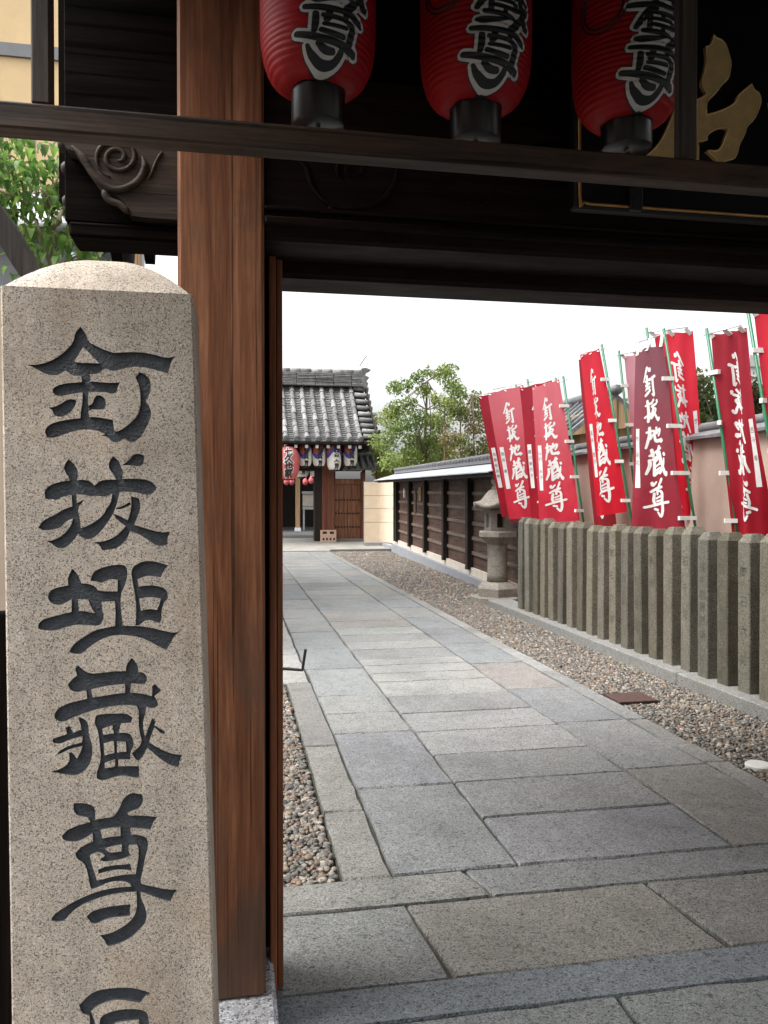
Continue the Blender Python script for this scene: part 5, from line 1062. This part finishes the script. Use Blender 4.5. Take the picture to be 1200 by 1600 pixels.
box('footing', pts[0][0], 4.62, 24.45, 24.59, -.05, .17, MT['bluecon'], bw); box('footing', 4.5, 4.68, 22.4, 24.44, -.05, .15, MT['bluecon'], bw)

# iron latch rod beside the pillar
A, Bq, Cq = at(438, 1044.5, 6.2), at(472.5, 1047, 6.2), at(477.5, 1014.5, 6.15)
A[2] = max(A[2], .012); V, Fc = tubegeo([A, Bq * .9 + A * .1, Bq, Bq + (Cq - Bq) * .1, Cq], 0.011, 8); o = mk('iron_rod', V, Fc, MT['iron'], None); tag(o, 'bent black iron rod standing up from the paving behind the pillar', 'iron rod')

# ================================================================== TREES
def leaf_cloud(centers, radii, n, size, cols, flat=.7, shade=True):
    """many small folded leaves scattered round clump centres"""
    centers = np.asarray(centers, float); radii = np.asarray(radii, float); k = rng.choice(len(centers), n, p=radii ** 2 / (radii ** 2).sum())
    d = rng.normal(size=(n, 3)); d /= np.linalg.norm(d, axis=1)[:, None]; r = rng.uniform(0, 1, n) ** 0.45
    P = centers[k] + d * (r * radii[k])[:, None] * np.array([1, 1, flat])
    a = rng.normal(size=(n, 3)); a[:, 2] -= .35; a /= np.linalg.norm(a, axis=1)[:, None]; b = np.cross(a, rng.normal(size=(n, 3))); b /= np.linalg.norm(b, axis=1)[:, None]; c = np.cross(a, b)
    s = size * rng.lognormal(0, .25, n)[:, None]
    V = np.stack([P, P + a * s * .5 + b * s * .33 + c * s * .08, P + a * s, P + a * s * .5 - b * s * .33 + c * s * .08], 1).reshape(-1, 3)
    i = np.arange(n)[:, None] * 4; Fc = np.concatenate([i + np.array([[0, 1, 2]]), i + np.array([[0, 2, 3]])])
    cols = np.array(cols); ck = rng.integers(0, len(cols), len(centers)); base = cols[np.where(rng.uniform(size=n) < .7, ck[k], rng.integers(0, len(cols), n))] * rng.uniform(.75, 1.25, (n, 1))
    return V, Fc, np.repeat(base, 4, 0)
def tree(label, trunk, limbs, clumps, radii, n, size, cols, name='tree', group='trees beyond the walls', trunk_r=.06, mat='bark', flat=.8):
    t = empty(name, trunk[0]); tag(t, label, 'tree', group)
    mb = MB(); mb.tube(smoothline(trunk, 4), np.linspace(trunk_r, trunk_r * .4, (len(trunk) - 1) * 4 + 1), 8)
    top = np.array(trunk, float)
    for l in limbs: mb.tube(smoothline(l, 4), np.linspace(trunk_r * .45, trunk_r * .12, (len(l) - 1) * 4 + 1), 6)
    for i, c in enumerate(clumps):
        s = top[min(len(top) - 1, 1 + i % max(1, len(top) - 1))]; m = (s + np.array(c)) / 2 + rng.normal(0, .08, 3); mb.tube([s, m, c], [trunk_r * .28, trunk_r * .2, trunk_r * .08], 5)
    mb.build('trunk', MT[mat], t, True)
    V, Fc, C = leaf_cloud(clumps, radii, n, size, cols, flat); mk('crown', V, Fc, MT['leaf'], t, False, C)
    return t
GR = [(0.19, 0.27, 0.08), (0.25, 0.33, 0.10), (0.31, 0.36, 0.12), (0.14, 0.21, 0.06)]; YG_ = [(0.22, 0.27, 0.05), (0.28, 0.28, 0.06), (0.17, 0.23, 0.05), (0.30, 0.25, 0.07)]; OL = [(0.19, 0.22, 0.07), (0.25, 0.24, 0.09), (0.27, 0.21, 0.10), (0.14, 0.18, 0.05)]
def clp(lst, Y, dY=.7): return [at(x, y, Y + random.uniform(-dY, dY)) for x, y in lst]
# tall fresh green tree
c_ = [(668,582),(652,590),(690,585),(634,602),(705,600),(662,610),(680,622),(640,630),(620,640),(700,632),(715,612),(606,652),(650,655),(675,660),(622,668),(600,690),(648,690),(672,690),(612,720),(640,715),(690,660),(664,720),(618,606),(700,578)]
tree('tall fresh green tree rising behind the far end of the plank wall', [at(668, 830, 24), at(664, 720, 24), at(666, 640, 24), at(668, 595, 24)], [], clp(c_, 24, .9), [.21 + .12 * random.random() + (.18 if y > 630 else 0) for x, y in c_], 8800, .085, GR + YG_[2:3], trunk_r=.06)
c_ = [(600,735),(618,740),(596,715),(608,760),(640,745),(662,745),(690,735),(700,710),(630,725),(655,700),(680,700)]
tree('yellow green shrub tree between the inner gate and plank wall', [at(630, 850, 26.5), at(628, 790, 26.5), at(626, 740, 26.5)], [], clp(c_, 26.5), [.45] * len(c_), 3600, .11, YG_, trunk_r=.06)
c_ = [(740,625),(752,645),(728,650),(765,660),(742,672),(722,690),(760,695),(775,640),(735,710),(770,715),(705,685),(715,640)]
tree('olive brown thin tree between tall green tree and the banners', [at(741, 850, 23), at(740, 740, 23), at(740, 660, 23), at(738, 615, 23)], [], clp(c_, 23), [.36] * len(c_), 4200, .08, OL, trunk_r=.045, mat='twig')
c_ = [(790,690),(775,700),(800,720),(690,690),(680,715),(720,725),(760,735)]
tree('low olive hedge tree just above the plank wall roof', [at(730, 860, 25), at(735, 790, 25), at(735, 730, 25)], [], clp(c_, 25), [.5] * len(c_), 2400, .10, OL + GR[:1], trunk_r=.05)
for (px, y0, Y), wh in zip(((649.5, 655, 24.1), (663, 640, 24.0), (694, 635, 23.6), (719, 622, 23.4)), ('leftmost and shortest', 'second from the left', 'third from the left', 'rightmost and tallest')):
    A, Bq = at(px, 850, Y), at(px + .5, y0, Y); V, Fc = tubegeo(np.linspace(A, Bq, 10), [0.020 + .005 * (i % 2) for i in range(10)], 8); A[2] = min(A[2], 0)
    tag(mk('bamboo_pole', V, Fc, MT['bamboo'], None, True), 'thin tan bamboo pole behind the plank wall, ' + wh, 'pole', 'bamboo poles behind the plank wall')
# tree and houses behind the pinkish wall
c_ = [(1095,600),(1100,620),(1112,635),(1092,640),(1108,655),(1120,650),(1140,648),(1165,615),(1180,625),(1170,640),(1185,640),(1150,635),(1178,605),(1090,660),(1125,665)]
tree('dark green tree behind the pinkish wall between two banners', [at(1120, 840, 12), at(1122, 720, 12), at(1125, 640, 12)], [], clp(c_, 12, .4), [.26] * len(c_), 3800, .075, [(0.05, 0.075, 0.022), (0.075, 0.10, 0.03), (0.035, 0.055, 0.018), (0.10, 0.085, 0.04)], trunk_r=.06)
hs_ = empty('tiled_house', (8.6, 18, 0)); tag(hs_, 'small tan wooden house with grey tile gable roof behind the banners', 'house')
def q(x, y, Y): return at(x, y, Y)
YH = 17.5; A, Bq = q(905, 760, YH), q(985, 640, YH)
box('wall', A[0], Bq[0] + .35, YH, YH + 4, 0, q(950, 648, YH)[2], MT['tan'], hs_)
a, b, c = q(893, 680, YH - .5), q(962, 622, YH - .5), q(1010, 664, YH - .5)
for p0, p1 in ((a, b), (b, c)):
    V = [p0, p1, p1 + np.array([0, 5, 0]), p0 + np.array([0, 5, 0])]; V += [v + np.array([0, 0, .12]) for v in V]; mk('roof_slope', V, [(0, 3, 2, 1), (4, 5, 6, 7), (0, 1, 5, 4), (1, 2, 6, 5), (2, 3, 7, 6), (3, 0, 4, 7)], MT['tile'], hs_)
    for k in range(12): y = p0[1] + .2 + k * .4; V, Fc = tubegeo([p0 + np.array([0, .2 + k * .4, .15]), p1 + np.array([0, .2 + k * .4, .15])], .06, 6); mk('roof_tile_row', V, Fc, MT['tiled'], hs_, True)
mk('gable', [a, b, c, a + np.array([0, .4, 0]), b + np.array([0, .4, 0]), c + np.array([0, .4, 0])], [(0, 2, 1), (3, 4, 5), (0, 1, 4, 3), (1, 2, 5, 4), (2, 0, 3, 5)], MT['tan'], hs_)
V, Fc = tubegeo([b + np.array([0, -.1, .18]), b + np.array([0, 5, .18])], .12, 8); mk('ridge', V, Fc, MT['tiled'], hs_, True)
hl = empty('low_house', (6.4, 19, 0)); tag(hl, 'low house with long grey tile roof left of the tan house', 'house')
A, Bq = q(860, 690, 19), q(925, 690, 19); box('wall', A[0], Bq[0], 19, 22, 0, q(890, 685, 19)[2], MT['greyband'], hl)
V = [q(850, 690, 18.6), q(925, 668, 18.6), q(925, 640, 20), q(870, 650, 20)]; V += [v + np.array([0, 0, .1]) for v in V]; mk('roof', V, [(0, 3, 2, 1), (4, 5, 6, 7), (0, 1, 5, 4), (1, 2, 6, 5), (2, 3, 7, 6), (3, 0, 4, 7)], MT['tile'], hl)
an = empty('roof_antenna', tuple(q(982, 640, 18))); tag(an, 'thin roof antenna against the white sky between the banners', 'antenna')
m = MB(); m.tube([q(982, 640, 18), q(982, 575, 18)], .015, 5); m.build('mast', MT['sheet'], an)
for y in (585, 592, 600): m = MB(); m.tube([q(978, y, 18), q(986, y - 1, 18)], .008, 4); m.build('bar', MT['sheet'], an)
wb = empty('white_building', (11, 16, 0)); tag(wb, 'white apartment building at the far right behind the banners', 'building')
A, Bq = q(1172, 800, 16), q(1300, 578, 16); box('wall', A[0], Bq[0], 16, 22, 0, Bq[2], MT['whitewall'], wb); box('parapet', A[0] - .1, Bq[0], 15.9, 22.1, Bq[2], Bq[2] + .25, MT['concrete'], wb)
for i in range(3):
    x = A[0] + .5 + i * 1.4; w = box('window', x, x + .9, 15.97, 16.0, 2.6, 3.7, MT['glass'], wb); box('window_frame', x - .05, x + .95, 15.955, 15.985, 2.54, 2.60, MT['concrete'], w)

# ================================================================== LEFT: ochre building, small roofs and the leafy tree
ob = empty('ochre_building', (-3.5, 10, 0)); tag(ob, 'ochre clad building with dark grey band behind the leafy tree', 'building')
xr_ = q(100, 200, 10)[0]; zb1, zb2 = q(20, 89, 10)[2], q(20, 69, 10)[2]; zlow = q(30, 300, 10)[2]
box('upper_cladding', -12, xr_, 10, 16, zb2 + .004, 11, MT['ochre'], ob); box('grey_band', -12, xr_ + .02, 9.97, 16, zb1, zb2, MT['greyband'], ob); box('lower_cladding', -12, xr_, 10, 16, zlow, zb1 - .004, MT['ochre'], ob); box('ground_floor', -12, xr_ - .03, 10.05, 16, 0, zlow - .004, MT['greyband'], ob)
for k in range(9): x = xr_ - .33 - k * .4; box('panel_joint', x, x + .012, 9.992, 10.0, zlow, zb1 - .006, MT['greyband'], ob)
sh = empty('low_annex', (-2.0, 8.5, 0)); tag(sh, 'low annex with pale ribbed roof and pale downpipe left of the gate', 'building')
V = [q(-60, 352, 8.2), q(118, 352, 8.2), q(118, 312, 9.3), q(-60, 312, 9.3)]; V += [v + np.array([0, 0, .06]) for v in V]; mk('roof_sheet', V, [(0, 3, 2, 1), (4, 5, 6, 7), (0, 1, 5, 4), (1, 2, 6, 5), (2, 3, 7, 6), (3, 0, 4, 7)], MT['whitewall'], sh)
for k in range(14):
    x = -50 + k * 12.5; V, Fc = tubegeo([q(x, 351, 8.2) + np.array([0, 0, .07]), q(x, 313, 9.3) + np.array([0, 0, .07])], .012, 5); mk('roof_rib', V, Fc, MT['sheet'], sh)
V, Fc = tubegeo([q(-60, 356, 8.15), q(122, 357, 8.15)], .05, 8); mk('gutter', V, Fc, MT['greyband'], sh, True)
a, b = q(-60, 900, 8.4), q(122, 362, 8.4); box('wall', a[0], b[0], 8.4, 9.4, 0, b[2], MT['greyband'], sh)
p = q(117, 395, 8.1); V, Fc = tubegeo([(p[0], 8.1, 0), (p[0], 8.1, p[2])], .04, 10); mk('downpipe', V, Fc, MT['pipe'], sh, True)
V, Fc = lathe([(.04, p[2]), (.06, p[2] + .02), (.06, p[2] + .08), (.045, p[2] + .10)], 14, (p[0], 8.1)); mk('pipe_head', V, Fc, MT['greyband'], sh, True)
th = empty('gabled_shed', (-1.2, 7.8, 0)); tag(th, 'black gabled shed with white barge board glimpsed above the stone marker', 'shed')
tri = [px2(p_, 7.8) for p_ in ((128, 420), (128, 352), (150, 350), (162, 392), (186, 366), (190, 420))]
V, Fc = prismgeo(tri[::-1], 7.8, 8.3); mk('gable_wall', V, Fc, MT['black'], th)
V, Fc = obox(at(156, 396, 7.78), at(188, 362, 7.78), (0, 1, 0), .03, .03); mk('barge_board', V, Fc, MT['whitewall'], th)
a, b = q(186, 380, 7.75), q(189, 420, 7.75); box('corner_trim', a[0], b[0], 7.74, 7.79, 0, q(188, 352, 7.75)[2], MT['concrete'], th)
tri = [px2(p_, 7.6) for p_ in ((183, 352), (200, 352), (206, 404), (183, 404))]; V, Fc = prismgeo(tri[::-1], 7.6, 7.7); mk('side_gable', V, Fc, MT['black'], th)
a, b = q(191, 500, 7.9), q(212, 366, 7.9); box('pale_wall', a[0], b[0], 7.9, 8.2, 0, b[2], MT['whitewall'], th)
a, b = q(210, 500, 7.6), q(219, 360, 7.6); box('wood_post', a[0], b[0], 7.6, 7.72, 0, b[2], MT['tan'], th); a, b = q(219.5, 500, 7.6), q(224, 360, 7.6); box('grey_post', a[0], b[0], 7.62, 7.7, 0, b[2], MT['concrete'], th)
# leafy tree with big drooping leaves
lt = empty('leafy_tree', tuple(q(40, 700, 4.6))); lt.location[2] = 0; WLOC[lt.name][2] = 0
tag(lt, 'young leafy tree with broad drooping leaves left of the gate bracket', 'tree', 'trees beyond the walls')
YT = 4.6; br = [[(78, 700), (80, 420), (90, 350), (105, 312), (128, 278)], [(80, 420), (62, 360), (40, 318), (18, 270), (8, 205)], [(70, 380), (40, 345), (12, 330), (-30, 318)], [(88, 360), (70, 300), (52, 262), (46, 215)], [(62, 340), (80, 300), (95, 262), (92, 225)], [(40, 318), (8, 300), (-25, 280)], [(80, 420), (110, 405), (135, 395), (152, 398)], [(78, 430), (60, 408), (50, 395)], [(18, 270), (-10, 240), (-30, 200)]]
mb = MB(); tips = []
for i, l in enumerate(br):
    Pl = np.array([at(x, y, YT + (random.uniform(-.25, .35) if j > 0 or i > 0 else 0)) for j, (x, y) in enumerate(l)])
    if i == 0: Pl[0][2] = 0
    s = smoothline(Pl, 5); mb.tube(s, np.linspace(.020 if i == 0 else .010, .003, len(s)), 6)
    for j in range(len(s) // 3, len(s)): tips.append(s[j])
mb.build('trunk', MT['twig'], lt, True)
tips = np.array(tips); nl = 780; V = []; Fc = []; C = []
for k in range(nl):
    p = tips[rng.integers(len(tips))] + rng.normal(0, .085, 3); az = rng.uniform(0, 2 * math.pi); dr = rng.uniform(-.95, -.1); Lf = rng.uniform(.05, .09); w = Lf * .27
    d = np.array([math.cos(az) * math.cos(dr), math.sin(az) * math.cos(dr), math.sin(dr)]); s_ = np.array([-math.sin(az), math.cos(az), 0]); u_ = np.cross(s_, d); u_ = u_ if u_[2] > 0 else -u_
    i0 = len(V); spine = [p, p + d * Lf * .3 + u_ * .010, p + d * Lf * .62 + u_ * .004, p + d * Lf - u_ * .012 - np.array([0, 0, .012])]
    wd = [0, w, w * .85, 0]
    for q_, ww in zip(spine, wd): V += [q_ - s_ * ww + u_ * ww * .35, q_, q_ + s_ * ww + u_ * ww * .35]
    for r in range(3):
        a = i0 + r * 3; Fc += [(a, a + 1, a + 4, a + 3), (a + 1, a + 2, a + 5, a + 4)]
    cc = np.array([[.10, .20, .04], [.14, .25, .05], [.07, .15, .035], [.18, .28, .07]][rng.integers(4)]) * rng.uniform(.8, 1.2); C += [cc] * 12
mk('foliage', V, Fc, MT['leaf'], lt, True, np.array(C))
